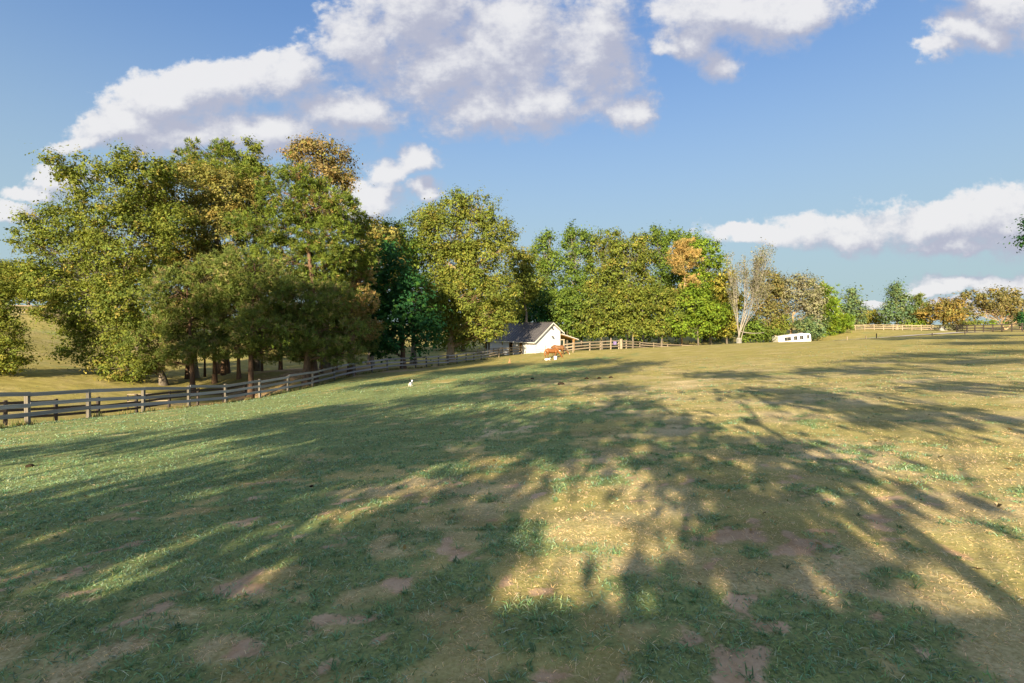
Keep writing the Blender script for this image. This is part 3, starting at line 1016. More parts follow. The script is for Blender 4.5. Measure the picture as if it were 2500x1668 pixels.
for i, (bx, Y, ty) in enumerate(((456, 47, 700), (500, 49, 690), (524, 45, 720), (583, 46, 700), (640, 50, 690), (786, 49, 700), (822, 52, 690))):
    make_tree('slender_pine', 'slender bare trunked pine in the shade behind the long fence, %s from the left' % ('first', 'second', 'third', 'fourth', 'fifth', 'sixth', 'seventh')[i], 'tree', bx, Y,
              [(bx + 6, ty, 36, 30), (bx - 8, ty + 50, 40, 28)], 'pine_shade', 'needle', 'bark_pine', group='slender pines in the grove', tr=(0.16, 0.1, 0.2, 0.17, 0.1, 0.12, 0.1)[i], dens=0.5, rag=1)
make_tree('evergreen_tree', 'dense dark green conical evergreen left of the big oak', 'tree', 985, 55,
          [(935, 640, 42, 48), (965, 690, 58, 52), (905, 730, 48, 60), (990, 750, 70, 50), (940, 790, 75, 50), (1030, 800, 58, 42), (990, 835, 85, 32), (920, 850, 60, 30)],
          'dark', 'leaf', 'bark_pine', leafpx=7.5, clumppx=17, group=GL)
make_tree('broadleaf_tree', 'mid green tree between the dark evergreen and the big oak', 'tree', 1010, 68,
          [(965, 580, 36, 40), (1000, 620, 45, 48), (1010, 690, 55, 55), (1040, 760, 40, 50)], 'green', group=GL)
make_tree('broadleaf_tree', 'distant dark treetop peeking out between grove and oak', 'tree', 935, 95, [(935, 568, 30, 24), (950, 610, 50, 45), (960, 700, 60, 70)], 'green', group=GL)
make_tree('oak_tree', 'huge golden green oak standing beside the white barn', 'tree', 1100, 70,
          [(1112, 505, 40, 38), (1165, 505, 50, 42), (1035, 545, 48, 42), (1085, 570, 65, 50), (1150, 570, 65, 52), (1210, 570, 42, 52), (1225, 620, 34, 36), (1040, 620, 62, 48), (1110, 640, 75, 55),
           (1175, 650, 70, 52), (1070, 710, 75, 48), (1150, 720, 85, 52), (1215, 710, 60, 48), (1090, 775, 50, 38), (1200, 770, 52, 36), (1150, 800, 70, 36), (1115, 832, 32, 22), (1200, 805, 45, 24)],
          'olive', bark='bark_tan', group='broadleaf trees beside the barn', tr=0.55, leafpx=4.6, clumppx=12)
make_tree('broadleaf_tree', 'small yellowish tree tucked between the big oak and the wood', 'tree', 1288, 84,
          [(1268, 650, 34, 38), (1290, 690, 34, 48), (1262, 730, 34, 50), (1280, 640, 22, 22)], 'olive', group='broadleaf trees beside the barn', leafpx=4.6, clumppx=11)
make_tree('evergreen_tree', 'dark round evergreen rising right behind the barn roof', 'tree', 1310, 96,
          [(1308, 728, 30, 28), (1295, 760, 45, 34), (1325, 765, 35, 34), (1305, 800, 55, 40)], 'dark', leafpx=4.5, clumppx=11, group=GR)

# --- the wood on the right
WOOD = [
    ('leftmost tall tree of the wood behind the barn lean-to', 1338, 108, [(1342, 592, 27, 26), (1318, 628, 28, 28), (1350, 645, 36, 36), (1330, 690, 42, 45), (1340, 750, 45, 50)], 'green'),
    ('tall pale stemmed tree of the wood, second treetop from the barn', 1398, 110, [(1402, 582, 26, 25), (1425, 590, 20, 24), (1388, 615, 28, 28), (1415, 640, 34, 36), (1395, 690, 40, 44)], 'green'),
    ('tall tree of the wood with a flat rounded top, third from the barn', 1478, 110, [(1478, 583, 32, 24), (1455, 605, 26, 30), (1495, 620, 32, 32), (1470, 655, 40, 38), (1480, 700, 40, 40)], 'olive_green'),
    ('broad olive crown in the middle of the wood', 1532, 106, [(1518, 610, 26, 30), (1545, 635, 35, 36), (1510, 660, 36, 36), (1555, 685, 42, 40)], 'olive_green'),
    ('narrow treetop in the middle of the wood beside the broad olive crown', 1570, 110, [(1552, 592, 18, 18), (1572, 590, 20, 20), (1565, 625, 34, 30), (1580, 660, 36, 40)], 'olive_green'),
    ('tall open green treetop left of the orange tree', 1608, 112, [(1604, 580, 20, 24), (1625, 600, 16, 20), (1615, 630, 26, 30), (1612, 690, 36, 50)], 'green'),
    ('dark green treetop directly behind the orange tree', 1662, 114, [(1658, 577, 26, 18), (1690, 590, 26, 22), (1665, 620, 40, 34), (1660, 700, 50, 50)], 'green'),
    ('bright green rounded tree right of the orange tree', 1735, 102, [(1738, 625, 36, 30), (1715, 605, 28, 26), (1740, 665, 42, 36), (1712, 690, 40, 40), (1735, 720, 40, 40)], 'bright'),
    ('low leafy tree of the wood edge just right of the lean-to', 1385, 94, [(1360, 745, 38, 40), (1405, 745, 38, 40), (1385, 790, 62, 32)], 'green'),
    ('low leafy tree of the wood edge behind the gate posts', 1470, 94, [(1450, 735, 40, 42), (1490, 750, 38, 40), (1465, 795, 60, 30), (1430, 780, 34, 34)], 'olive_green'),
    ('low tree of the wood edge with tawny leaf tips', 1545, 95, [(1530, 735, 42, 42), (1570, 755, 38, 36), (1545, 795, 58, 28)], 'olive'),
    ('low tree of the wood edge below the orange tree', 1615, 94, [(1600, 730, 40, 40), (1640, 760, 42, 36), (1615, 798, 60, 26), (1650, 730, 30, 26)], 'olive_green'),
    ('low bright tree at the right end of the wood edge', 1705, 93, [(1690, 740, 42, 40), (1735, 765, 40, 34), (1700, 795, 60, 28), (1660, 790, 34, 30)], 'bright'),
    ('yellowish tree at the wood corner behind the bare tree', 1775, 98, [(1768, 700, 30, 40), (1785, 750, 30, 42), (1760, 800, 40, 28)], 'yellowgreen'),
]
for (lb, bx, Y, lo, pl) in WOOD:
    make_tree('woodland_tree', lb, 'tree', bx, Y, lo, pl, bark='bark_pale' if Y > 100 else 'bark', group=GR, leafpx=4.6, clumppx=10.5, tr=0.24 if Y > 100 else 0.2, dens=0.95, limb_k=1.3)
make_tree('larch_tree', 'slim orange brown tree standing in front of the wood', 'tree', 1665, 98,
          [(1672, 605, 26, 18), (1650, 628, 24, 18), (1690, 632, 20, 20), (1670, 655, 26, 18), (1690, 690, 15, 12), (1655, 718, 12, 8)], 'orange', 'needle', 'bark_tan', leafpx=4.2, clumppx=10, dens=1.3, tr=0.2, trunk_top=19)

# --- edge of the wood to the far right
make_tree('broadleaf_tree', 'brown and olive tree right behind the bare tree', 'tree', 1872, 103, [(1878, 690, 30, 34), (1862, 730, 34, 36), (1895, 735, 26, 34), (1870, 790, 48, 34)], 'bronze', group='trees round the white camper', leafpx=4.4, clumppx=10)
make_tree('broadleaf_tree', 'grey brown thinning tree with a leaning trunk behind the white camper', 'tree', 1930, 106,
          [(1905, 700, 24, 22), (1958, 688, 34, 22), (1985, 705, 24, 24), (1940, 728, 45, 30), (1980, 745, 28, 28), (1910, 750, 26, 34), (1965, 780, 40, 28)], 'greybrown', bark='bark_tan', group='trees round the white camper', leafpx=4.4, clumppx=10, dens=0.85, tr=0.35)
make_tree('cedar_tree', 'bright green cedar with ragged side boughs right of the white camper', 'tree', 2018, 108,
          [(2018, 712, 16, 20), (2028, 745, 24, 18), (2008, 760, 28, 22), (2040, 780, 28, 18), (2010, 800, 48, 22), (2050, 800, 22, 16)], 'bright', 'needle', 'bark_pine', group='trees round the white camper', leafpx=4.4, clumppx=10, dens=1.2)
make_tree('undergrowth_bush', 'mid green bush between the bare tree and the white camper', 'bush', 1850, 99, [(1830, 800, 28, 28), (1860, 812, 34, 22), (1815, 815, 22, 20)], 'green', group='bushes at the wood edge', leafpx=4.4, clumppx=10)
make_tree('undergrowth_bush', 'leafy bush hugging the left end of the white camper', 'bush', 1893, 101, [(1893, 808, 26, 26), (1905, 790, 22, 22)], 'olive_green', group='bushes at the wood edge', leafpx=4.4, clumppx=10)
make_tree('undergrowth_bush', 'dull green bush behind the right end of the white camper', 'bush', 1978, 103, [(1975, 805, 30, 22), (1990, 795, 26, 24)], 'bluegreen', group='bushes at the wood edge', leafpx=4.4, clumppx=10)
GP = 'garden trees along the far fence'
make_tree('pear_tree', 'conical grey green tree, left one of the far pair behind the pale fence', 'tree', 2082, 125, [(2080, 715, 15, 13), (2078, 738, 24, 18), (2086, 762, 30, 20), (2066, 765, 22, 20), (2085, 785, 30, 12)], 'bluegreen', group=GP, leafpx=4.2, clumppx=9, tr=0.3)
make_tree('pear_tree', 'larger conical grey green tree, right one of the far pair behind the pale fence', 'tree', 2190, 124, [(2190, 708, 16, 14), (2188, 730, 26, 20), (2195, 755, 34, 22), (2172, 765, 26, 20), (2190, 782, 38, 13)], 'bluegreen', group=GP, leafpx=4.2, clumppx=9, tr=0.32)
make_tree('pine_tree', 'small wispy pine left of the orange crape myrtle', 'tree', 2242, 128, [(2243, 735, 12, 12), (2252, 755, 18, 10), (2235, 768, 16, 12), (2245, 785, 18, 12)], 'pine_shade', 'needle', 'bark_pine', group=GP, leafpx=4.2, clumppx=9)
make_tree('crape_myrtle', 'low rounded orange crape myrtle behind the pale fence', 'tree', 2305, 121,
          [(2300, 752, 36, 24), (2335, 748, 26, 20), (2268, 768, 26, 20), (2320, 772, 38, 20), (2345, 765, 18, 16)], 'gold', bark='bark_tan', group=GP, leafpx=4.2, clumppx=8.5, dens=0.85, tr=0.18, trunk_top=2)
make_tree('crape_myrtle', 'large vase shaped bronze crape myrtle behind the dark fence', 'tree', 2455, 100,
          [(2420, 732, 42, 24), (2385, 728, 24, 20), (2460, 735, 36, 24), (2490, 755, 30, 22), (2395, 757, 34, 18), (2440, 757, 40, 20), (2510, 775, 26, 16)], 'bronze', bark='bark_tan', group=GP, leafpx=4.2, clumppx=8.5, dens=0.75, tr=0.26, trunk_top=1.2, limb_k=1.2)
make_tree('crape_myrtle', 'small sparse grey leaved tree near the right edge behind the dark fence', 'tree', 2492, 112, [(2480, 772, 20, 12), (2500, 780, 18, 14), (2470, 785, 12, 8)], 'greybrown', bark='bark_tan', group=GP, leafpx=4.0, clumppx=8, dens=0.8)
for i, (bx, Y, lo, pl, lb) in enumerate([
        (2130, 130, [(2125, 772, 24, 18), (2145, 780, 20, 14), (2105, 785, 20, 14)], 'yellowgreen', 'olive bush between the two far conical trees'),
        (2060, 120, [(2055, 785, 20, 16), (2045, 795, 14, 10)], 'bright', 'yellow green shrub at the left end of the pale fence'),
        (2235, 124, [(2235, 790, 20, 9), (2215, 792, 16, 8)], 'bright', 'low green shrub at the foot of the wispy pine'),
        (2350, 140, [(2345, 792, 26, 8), (2380, 790, 22, 9)], 'olive_green', 'distant low hedge seen under the two crape myrtles'),
        (2450, 140, [(2440, 790, 30, 8), (2475, 790, 22, 10)], 'bright', 'distant green hedge right of the bronze crape myrtle stems'),
        (2500, 92, [(2502, 790, 18, 22), (2515, 800, 20, 20)], 'dark', 'dark green shrub at the right edge beside the dark fence'),
        (2330, 108, [(2320, 800, 14, 7), (2335, 802, 12, 6)], 'greybrown', 'brownish clipped bush where pale and dark fence meet')]):
    make_tree('garden_bush', lb, 'bush', bx, Y, lo, pl, group='garden bushes along the far fence', leafpx=4.2, clumppx=8)
# --- left edge and hill
make_tree('spruce_tree', 'golden green bushy tree cut by the left edge of the picture', 'tree', -35, 37,
          [(-30, 690, 55, 45), (-10, 750, 55, 40), (20, 800, 40, 30), (-30, 820, 70, 50), (20, 855, 50, 28), (-5, 890, 72, 26), (-60, 880, 60, 40)], 'olive', group='trees on the left hillside', dens=1.0)
make_tree('broadleaf_tree', 'amber tinted tree behind the hillside fence at the left edge', 'tree', 5, 80, [(0, 660, 44, 34), (-40, 690, 50, 50), (30, 700, 36, 30)], 'olive', group='trees on the left hillside')
make_tree('broadleaf_tree', 'dark green tree behind the hillside fence beside the amber one', 'tree', 70, 88, [(60, 690, 44, 36), (100, 710, 44, 30), (30, 720, 36, 26), (140, 700, 46, 40)], 'green', group='trees on the left hillside')
make_tree('broadleaf_tree', 'tree behind the hillside fence seen through the broad left tree', 'tree', 190, 92, [(190, 690, 60, 50), (250, 720, 60, 40), (310, 690, 60, 50)], 'olive_green', group='trees on the left hillside', dens=0.8)
for i, (bx, Y, lo, lb) in enumerate([
        (380, 75, [(370, 800, 70, 60), (440, 790, 70, 60)], 'shrubby tree at the back of the grove behind the pale limbed tree'),
        (640, 78, [(600, 820, 80, 50), (690, 800, 80, 60)], 'shrubby tree at the dark back of the grove'),
        (830, 84, [(800, 790, 70, 60), (880, 800, 70, 60)], 'shrubby tree at the dark back of the grove beside the dark evergreen'),
        (1130, 105, [(1080, 800, 60, 50), (1170, 790, 60, 60), (1130, 740, 60, 60)], 'shadowed tree seen under the boughs of the big oak'),
        (1235, 108, [(1215, 770, 50, 60), (1255, 740, 45, 60), (1240, 800, 55, 40)], 'shadowed tree between the big oak and the dark round evergreen')]):
    make_tree('woodland_tree', lb, 'tree', bx, Y, lo, 'green', group=GL, leafpx=6.5, clumppx=16, dens=0.8)
for i, (bx, Y, lo, lb) in enumerate([
        (1420, 125, [(1380, 790, 60, 50), (1450, 780, 60, 50), (1420, 720, 60, 50)], 'shadowed tree deep in the wood right of the barn'),
        (1570, 126, [(1530, 790, 60, 50), (1600, 780, 60, 50), (1565, 720, 60, 50)], 'shadowed tree deep in the middle of the wood'),
        (1720, 124, [(1680, 790, 60, 50), (1750, 790, 50, 50), (1715, 720, 60, 50)], 'shadowed tree deep in the right part of the wood')]):
    make_tree('woodland_tree', lb, 'tree', bx, Y, lo, 'green', group=GR, leafpx=6, clumppx=14, dens=0.8)


# --- bare tree by the camper
def bare_tree():
    Y = 90.0
    X = (1803 - 1250) / F * Y
    base = np.array([X, Y, gz(X, Y) - 0.1])
    paths, tips = [], []
    rng = np.random.default_rng(23)

    def grow(p, d, ln, r, lv):
        k = 5
        pts = [p]
        dd = d.copy()
        for i in range(k - 1):
            dd = unit(dd + rng.normal(0, 0.07, 3) + np.array([0, 0, 0.07 if lv else 0.03]))
            pts.append(pts[-1] + dd * ln / (k - 1))
        pts = np.array(pts)
        paths.append((pts, np.maximum(np.linspace(r, r * 0.55, k), 0.011)))
        if lv >= 4:
            tips.append(pts[-1])
            return
        for j in range((3, 3, 3, 2)[lv]):
            s = rng.integers(2, k)
            a = rng.uniform(0, 2 * math.pi)
            side = unit(np.cross(dd, [math.cos(a), math.sin(a), 0.2]))
            nd = unit(dd + side * rng.uniform(0.08, 0.24))
            grow(pts[s], nd, ln * rng.uniform(0.5, 0.72), r * 0.52, lv + 1)
        grow(pts[-1], unit(dd + rng.normal(0, 0.1, 3)), ln * 0.72, r * 0.56, lv + 1)
    for (dx, dy, ln, r) in [(0.0, 0.0, 6.6, 0.11), (0.16, 0.1, 7.0, 0.13), (0.28, -0.1, 6.4, 0.14), (0.20, 0.2, 6.2, 0.10), (0.08, -0.2, 6.4, 0.10)]:
        grow(np.array([rng.normal(0, 0.12), rng.normal(0, 0.12), 0.0]) + (np.array([0, 0, 2.2]) if dx > 0.15 else 0), unit(np.array([dx, dy, 1.0])), ln, r, 0)
    paths.append((np.array([[0, 0, 0], [0.08, 0, 1.2], [0.1, 0, 2.4]]), np.array([0.24, 0.19, 0.16])))
    paths.append((bez(np.array([0.3, 0, 3.6]), np.array([2.5, 0, 3.0]), np.array([4.8, 0, 3.4]), 7), np.linspace(0.1, 0.03, 7)))
    V, Fq = tubes(paths, 6)
    root = thing('bare_tree', 'nearly leafless pale grey multi stemmed tree at the right end of the wood', 'tree', tuple(base))
    link('trunk', mesh_np('trunk', V, Fq, smooth=True), root, M['bark_bare'])
    tips = np.array(tips)
    sel = tips[rng.random(len(tips)) < 0.75]
    ci = np.repeat(np.arange(len(sel)), 7)
    P = sel[ci] + rng.normal(0, 0.28, (len(ci), 3))
    V, Fq, C = leaf_cards(P, unit(rng.normal(size=(len(P), 3)) + [0, -0.3, 0.5]), np.full(len(P), 0.24), 0.6, pick('greybrown', len(P)) * rng.uniform(0.6, 1.3, (len(P), 1)))
    link('crown', mesh_np('crown', V, Fq, C), root, M['leaf'])


bare_tree()

# --- tree whose bough reaches in at the right edge
make_tree('bough_tree', 'dark leaved tree off the right edge with a bough tip reaching into the sky', 'tree', 2790, 30,
          [(2640, 560, 70, 55), (2545, 595, 34, 14), (2508, 588, 26, 12), (2512, 549, 14, 7), (2740, 480, 140, 130), (2870, 560, 140, 120), (2700, 620, 90, 50)], 'dark', leafpx=6.5, clumppx=15, dens=0.8)

# ------------------------------------------------------------------ trees and house behind the viewpoint (their shadows lie on the pasture)


def shadow_lobe(px, py, rx, ry, D):
    P = ray_ground(px, py)
    Pa = ray_ground(px, py + ry)
    Pb = ray_ground(px, max(py - ry, 806))
    half = 0.5 * abs(Pb[1] - Pa[1])
    t = (P[1] + D) / (SH[1] * ce)
    c = P + TO_SUN * t
    r = np.array([rx * P[1] / F * 0.95 + 0.15, max(0.6, rx * P[1] / F * 0.7), max(0.30, half * math.tan(R(SUN_EL)) * 0.95)])
    r[1] = min(r[1], 3.0)
    return c, r


SHADOW_TREES = [
    ('tall broadleaf tree behind the viewpoint shading the cat and the fence side of the pasture', 11, 'olive_green',
     [(1300, 925, 190, 14), (1480, 905, 90, 9), (1180, 900, 130, 10), (1420, 885, 110, 7), (1560, 888, 60, 7), (1250, 960, 160, 13), (1060, 975, 130, 12), (960, 935, 90, 8), (1490, 950, 90, 9), (900, 905, 90, 7)]),
    ('broad broadleaf tree behind the viewpoint shading the middle of the pasture', 9, 'olive',
     [(1250, 1055, 240, 34), (1000, 1060, 260, 50), (1440, 1085, 150, 26), (1430, 1015, 120, 20), (1560, 985, 90, 14), (800, 1010, 200, 22), (1520, 1060, 60, 22), (1180, 1015, 120, 14)]),
    ('broadleaf tree behind the viewpoint on the left shading the lower left pasture', 10, 'olive_green',
     [(150, 1095, 200, 20), (540, 1050, 200, 13), (850, 1040, 200, 26), (250, 1205, 170, 13), (690, 1138, 190, 16), (970, 1120, 200, 34), (30, 1230, 100, 16)]),
    ('low branched tree behind the viewpoint shading the near left turf', 8, 'green',
     [(300, 1275, 240, 26), (800, 1195, 230, 24), (1080, 1250, 140, 54), (40, 1350, 100, 24), (1090, 1385, 110, 70), (800, 1425, 220, 24), (980, 1410, 130, 50), (350, 1495, 320, 24)]),
    ('thin leaved young tree behind the viewpoint dappling the turf right of centre', 7, 'olive',
     [(1690, 1140, 90, 34), (1830, 1225, 90, 40), (1770, 1360, 100, 46), (1930, 1330, 90, 46)]),
    ('spreading tree just behind the viewpoint whose trunk shadow crosses the right foreground', 4.2, 'olive',
     [(1660, 1035, 90, 24), (1800, 1085, 120, 34), (1960, 1140, 100, 28), (1900, 960, 170, 14), (2100, 985, 180, 16), (2330, 1020, 200, 20), (1780, 915, 130, 8), (2080, 905, 200, 8), (2380, 945, 180, 12),
      (2400, 880, 150, 6)]),
    ('tall tree far to the right behind the viewpoint shading the rise by the drive', 14, 'olive_green',
     [(2420, 838, 130, 5), (2250, 868, 150, 6), (2480, 860, 90, 5), (2120, 882, 90, 4)]),
]


def build_shadow_trees():
    for (lb, D, pl, lst) in SHADOW_TREES:
        L0 = [shadow_lobe(px, py, rx, ry, D + ((i * 29) % 7 - 3) * 0.5) for i, (px, py, rx, ry) in enumerate(lst)]
        cx = float(np.mean([c[0] for c, r in L0]))
        cy = float(np.mean([c[1] for c, r in L0])) - 1.0
        if D < 5:
            cx, cy = 0.9, -4.0
        base = np.array([cx, cy, gz(cx, cy) - 0.12])
        L3 = [(c - base, r, None) for c, r in L0]
        make_tree('broadleaf_tree', lb, 'tree', 0, 34, None, pl, trunk_top=6.5 if D < 5 else None, lean_k=0.0 if D < 5 else 0.75, base=(cx, cy), lobes3=L3, group='trees behind the viewpoint', leafpx=9, clumppx=21, dens=0.5 if 'thin' in lb else 0.9, fill=0.2, twigs=0.3, tr=0.13 if D < 5 else 0.12, limb_k=0.3)


build_shadow_trees()
# a tall stand further back on the left: keeps the foot of the grove in shade
for i, (gx, gy, h, w, lb) in enumerate([(-24, 46, 4.5, 4.2, 'tall tree behind the viewpoint on the far left, shading the left grove'),
                                        (-17, 46, 6.0, 4.2, 'tall tree behind the viewpoint, shading the middle of the grove'),
                                        (-11, 50, 6.0, 4.0, 'tall tree behind the viewpoint, shading the dark evergreen')]):
    D = 26
    t = (gy + D) / (SH[1] * ce)
    top = np.array([gx, gy, gz(gx, gy) + h]) + TO_SUN * t
    bot = np.array([gx, gy, gz(gx, gy) - 1.5]) + TO_SUN * t
    bx, by = float(top[0]), float(top[1])
    base = np.array([bx, by, gz(bx, by) - 0.12])
    zs = np.linspace(bot[2], top[2] - 1.5, 3) - base[2]
    L3 = [(np.array([rng.normal(0, 0.8), rng.normal(0, 0.8), z]), np.array([w * (1 - 0.12 * j), w * 0.8, 2.6]), None) for j, z in enumerate(zs)]
    make_tree('broadleaf_tree', lb, 'tree', 0, 40, None, 'olive_green', base=(bx, by), lobes3=L3, group='trees behind the viewpoint', leafpx=10, clumppx=22, dens=0.9, fill=0.3, twigs=0.5, tr=0.4)

# ------------------------------------------------------------------ boxes and fences


def box_mesh(name, bev=0.0):
    bm = bmesh.new()
    bmesh.ops.create_cube(bm, size=1.0)
    if bev:
        bmesh.ops.bevel(bm, geom=bm.edges[:], offset=bev, segments=1, affect='EDGES')
    me = bpy.data.meshes.new(name)
    bm.to_mesh(me)
    bm.free()
    return me


_box_cache = {}


def box(name, parent, mat, loc, size, rot=None, shared=True):
    """a unit-box part, scaled; loc/rot in the parent's space"""
    key = mat
    if key not in _box_cache:
        me = box_mesh('block_' + mat)
        me.materials.append(M[mat])
        _box_cache[key] = me
    o = link(name, _box_cache[key], parent, loc=loc)
    o.scale = size
    if rot is not None:
        if isinstance(rot, (Quaternion,)):
            o.rotation_mode = 'QUATERNION'
            o.rotation_quaternion = rot
        else:
            o.rotation_euler = rot
    return o


def beam(name, parent, mat, a, b, w, h):
    """a board from a to b, w thick, h tall"""
    a = Vector(a)
    b = Vector(b)
    d = b - a
    q = d.to_track_quat('X', 'Z')
    return box(name, parent, mat, (a + b) / 2, (d.length, w, h), q)


def fence(name, label, pts, height, rails, mat, post=(0.11, 0.11), rail=(0.035, 0.14), group=None, jitter=0.02, side=1, mats=None, cat='fence', post_mat=None):
    """pts: list of (x, y[, z]) post positions"""
    P = [Vector((p[0], p[1], p[2] if len(p) > 2 else gz(p[0], p[1]))) for p in pts]
    root = thing(name, label, cat, tuple(P[0]), group=group)
    o0 = P[0]
    for i, p in enumerate(P):
        m_ = post_mat or mat
        d = (P[min(i + 1, len(P) - 1)] - P[max(i - 1, 0)])
        rz = math.atan2(d.y, d.x)
        h = height * random.uniform(0.98, 1.04)
        box('post', root, m_, p - o0 + Vector((0, 0, h / 2 - 0.15)), (post[0], post[1], h + 0.3), (random.gauss(0, 0.012), random.gauss(0, 0.012), rz))
    for i in range(len(P) - 1):
        m_ = mats[i] if mats else mat
        d = P[i + 1] - P[i]
        nrm = Vector((-d.y, d.x, 0)).normalized() * (post[1] / 2 + rail[0] / 2 - 0.003) * side
        for r in rails:
            a = P[i] - o0 + nrm + Vector((0, 0, r + random.gauss(0, jitter)))
            b = P[i + 1] - o0 + nrm + Vector((0, 0, r + random.gauss(0, jitter)))
            u = (b - a).normalized() * 0.002
            beam('rail', root, m_, a + u, b - u, rail[0], rail[1])
    return root


pts = [G(*p) for p in FENCE_PTS]
pts = [(x, y, gz(x, y)) for x, y, z in pts]
fence('board_fence', 'long weathered three rail board fence running from the left foreground up to the barn', pts, 1.3, (0.42, 0.80, 1.20), 'wood_grey', (0.13, 0.13), (0.04, 0.155), side=-1, jitter=0.035, post_mat='wood_post')
pts = [((px - 1250) / F * Y, Y) for px, py, Y in SEC_FENCE]
fence('board_fence', 'dark lower board fence behind the long fence, sunk below its bank', pts, 1.25, (0.42, 0.78, 1.14), 'wood_dark', (0.13, 0.13), (0.04, 0.14), side=-1)
# hillside fence
hp = [(-60, 770, 60), (16, 768, 61), (45, 769, 61.5), (76, 771, 62), (103, 774, 63), (135, 777, 64.5), (170, 780, 66), (210, 783, 68)]
fence('board_fence', 'pale board fence on the hillside at the left edge', [((a - 1250) / F * c, c) for a, b, c in hp], 1.35, (0.4, 0.8, 1.2), 'wood_tan', (0.12, 0.12), (0.04, 0.14), side=-1)
# fence left of the barn doors (yard)
yard = [(1195, 73.4), (1218, 75.6), (1243, 77), (1274, 77.6)]
fence('board_fence', 'sunlit bleached fence in front of the barn doors', [((a - 1250) / F * c, c) for a, c in yard], 1.3, (0.45, 0.85, 1.22), 'wood_tan', (0.13, 0.13), (0.04, 0.14), side=-1)
back = [(1166, 84), (1183, 81.5), (1205, 79.5), (1228, 78.6)]
fence('board_fence', 'second sunlit rail fence crossing behind the yard fence by the barn', [((a - 1250) / F * c, c) for a, c in back], 1.35, (0.5, 0.95, 1.3), 'wood_tan', (0.12, 0.12), (0.04, 0.13), side=-1)
# fence right of the horses
rf = [(1376, 66.5), (1399, 66.8), (1440, 69.5), (1466, 71.5), (1491, 73.6), (1511, 75.2)]
fence('board_fence', 'pale three rail fence right of the horses leading to the gate post', [((a - 1250) / F * c, c) for a, c in rf], 1.35, (0.42, 0.82, 1.25), 'wood_tan', (0.14, 0.14), (0.04, 0.15), side=-1)
rf2 = [(1519, 76.2), (1529, 77.5), (1562, 82), (1596, 86), (1630, 89.5), (1665.5, 93), (1702, 96), (1738, 98.5), (1776, 100)]
fence('board_fence', 'pale fence below the wood sinking behind the grassy rise', [((a - 1250) / F * c, c) for a, c in rf2], 1.35, (0.42, 0.82, 1.22), 'wood_tan', (0.13, 0.13), (0.04, 0.15), side=-1)
gx, gy = (1516 - 1250) / F * 75.6, 75.6
gp = thing('gate_post', 'thick square gate post with a cap where the two pale fences meet', 'post', (gx, gy, gz(gx, gy)))
box('post', gp, 'wood_tan', (0, 0, 0.65), (0.34, 0.34, 1.6))
box('cap', gp, 'wood_tan', (0, 0, 1.49), (0.42, 0.42, 0.08))
gx, gy = (1491 - 1250) / F * 73.4, 73.4
tp_ = thing('tall_pole', 'thin tall pole sticking up above the pale fence by the gate post', 'pole', (gx, gy, gz(gx, gy)))
box('pole', tp_, 'wood_tan', (0, -0.12, 0.75), (0.1, 0.1, 1.9))
box('pole_tip', tp_, 'wood_tan', (0, -0.12, 1.74), (0.06, 0.06, 0.08))
# far fences
ff = [((a - 1250) / F * 113, 113) for a in np.linspace(2042, 2318, 13)]
fence('board_fence', 'long pale fence on the far field in front of the two conical trees', ff, 1.3, (0.35, 0.75, 1.18), 'wood_tan', (0.15, 0.15), (0.05, 0.16), side=-1)
df = [((a - 1250) / F * c, c) for a, c in ((2336, 84), (2361, 82), (2380, 81), (2401, 80), (2424, 79), (2446, 78), (2470, 77), (2496, 76), (2525, 75))]
fence('board_fence', 'dark brown fence at the far right behind the drive', df, 1.35, (0.35, 0.8, 1.25), 'wood_dark', (0.15, 0.15), (0.05, 0.16), side=-1)
for (px, Y, h, mt, lb) in ((2068, 61, 0.42, 'wood_tan', 'short pale stake at the left end of the gravel drive'), (2114, 60, 0.36, 'wood_tan', 'second short pale stake along the gravel drive'),
                           (2140, 60, 0.62, 'wood_dark', 'taller dark stake in the middle of the gravel drive edge'), (2276, 59, 0.34, 'wood_dark', 'short dark stake at the shaded bend of the drive'),
                           (2356, 58, 0.45, 'wood_dark', 'dark stake in front of the left end of the dark fence')):
    x, y = (px - 1250) / F * Y, Y
    st = thing('field_stake', lb, 'stake', (x, y, gz(x, y)), group='stakes along the drive')
    box('stake', st, mt, (0, 0, h / 2 - 0.1), (0.08, 0.08, h + 0.2))
    box('stake_cap', st, mt, (0, 0, h + 0.015), (0.06, 0.06, 0.03))

# gravel drive
dr = [G(1960, 836, 90), G(2010, 834, 78), G(2060, 831, 71), G(2120, 826, 67), G(2190, 820, 66), G(2270, 816, 67), G(2370, 814, 69), G(2520, 812, 70), G(2800, 810, 70)]
dd = np.array([(x, y) for x, y, z in dr])
ts = np.linspace(0, len(dd) - 1, 60)
cx_ = np.interp(ts, range(len(dd)), dd[:, 0])
cy_ = np.interp(ts, range(len(dd)), dd[:, 1])
tx = np.gradient(cx_)
ty = np.gradient(cy_)
ln = np.hypot(tx, ty)
nxv, nyv = -ty / ln, tx / ln
rows = []
for s in np.linspace(-1.9, 1.9, 7):
    x = cx_ + nxv * s
    y = cy_ + nyv * s
    rows.append(np.c_[x, y, ground_z(x, y) + 0.07])
V = np.stack(rows, 1)
i = np.arange(59)[:, None] * 7 + np.arange(6)[None]
Fq = np.stack([i, i + 1, i + 8, i + 7], -1).reshape(-1, 4)
tag(link('gravel_drive', mesh_np('gravel_drive', V.reshape(-1, 3), Fq, smooth=True), mat=M['gravel']), 'pale gravel drive curving along the top of the rise', None, None, 'structure')

# ------------------------------------------------------------------ barn


def mesh_poly(name, verts, faces):
    me = bpy.data.meshes.new(name)
    me.from_pydata([tuple(v) for v in verts], [], faces)
    me.update()
    return me


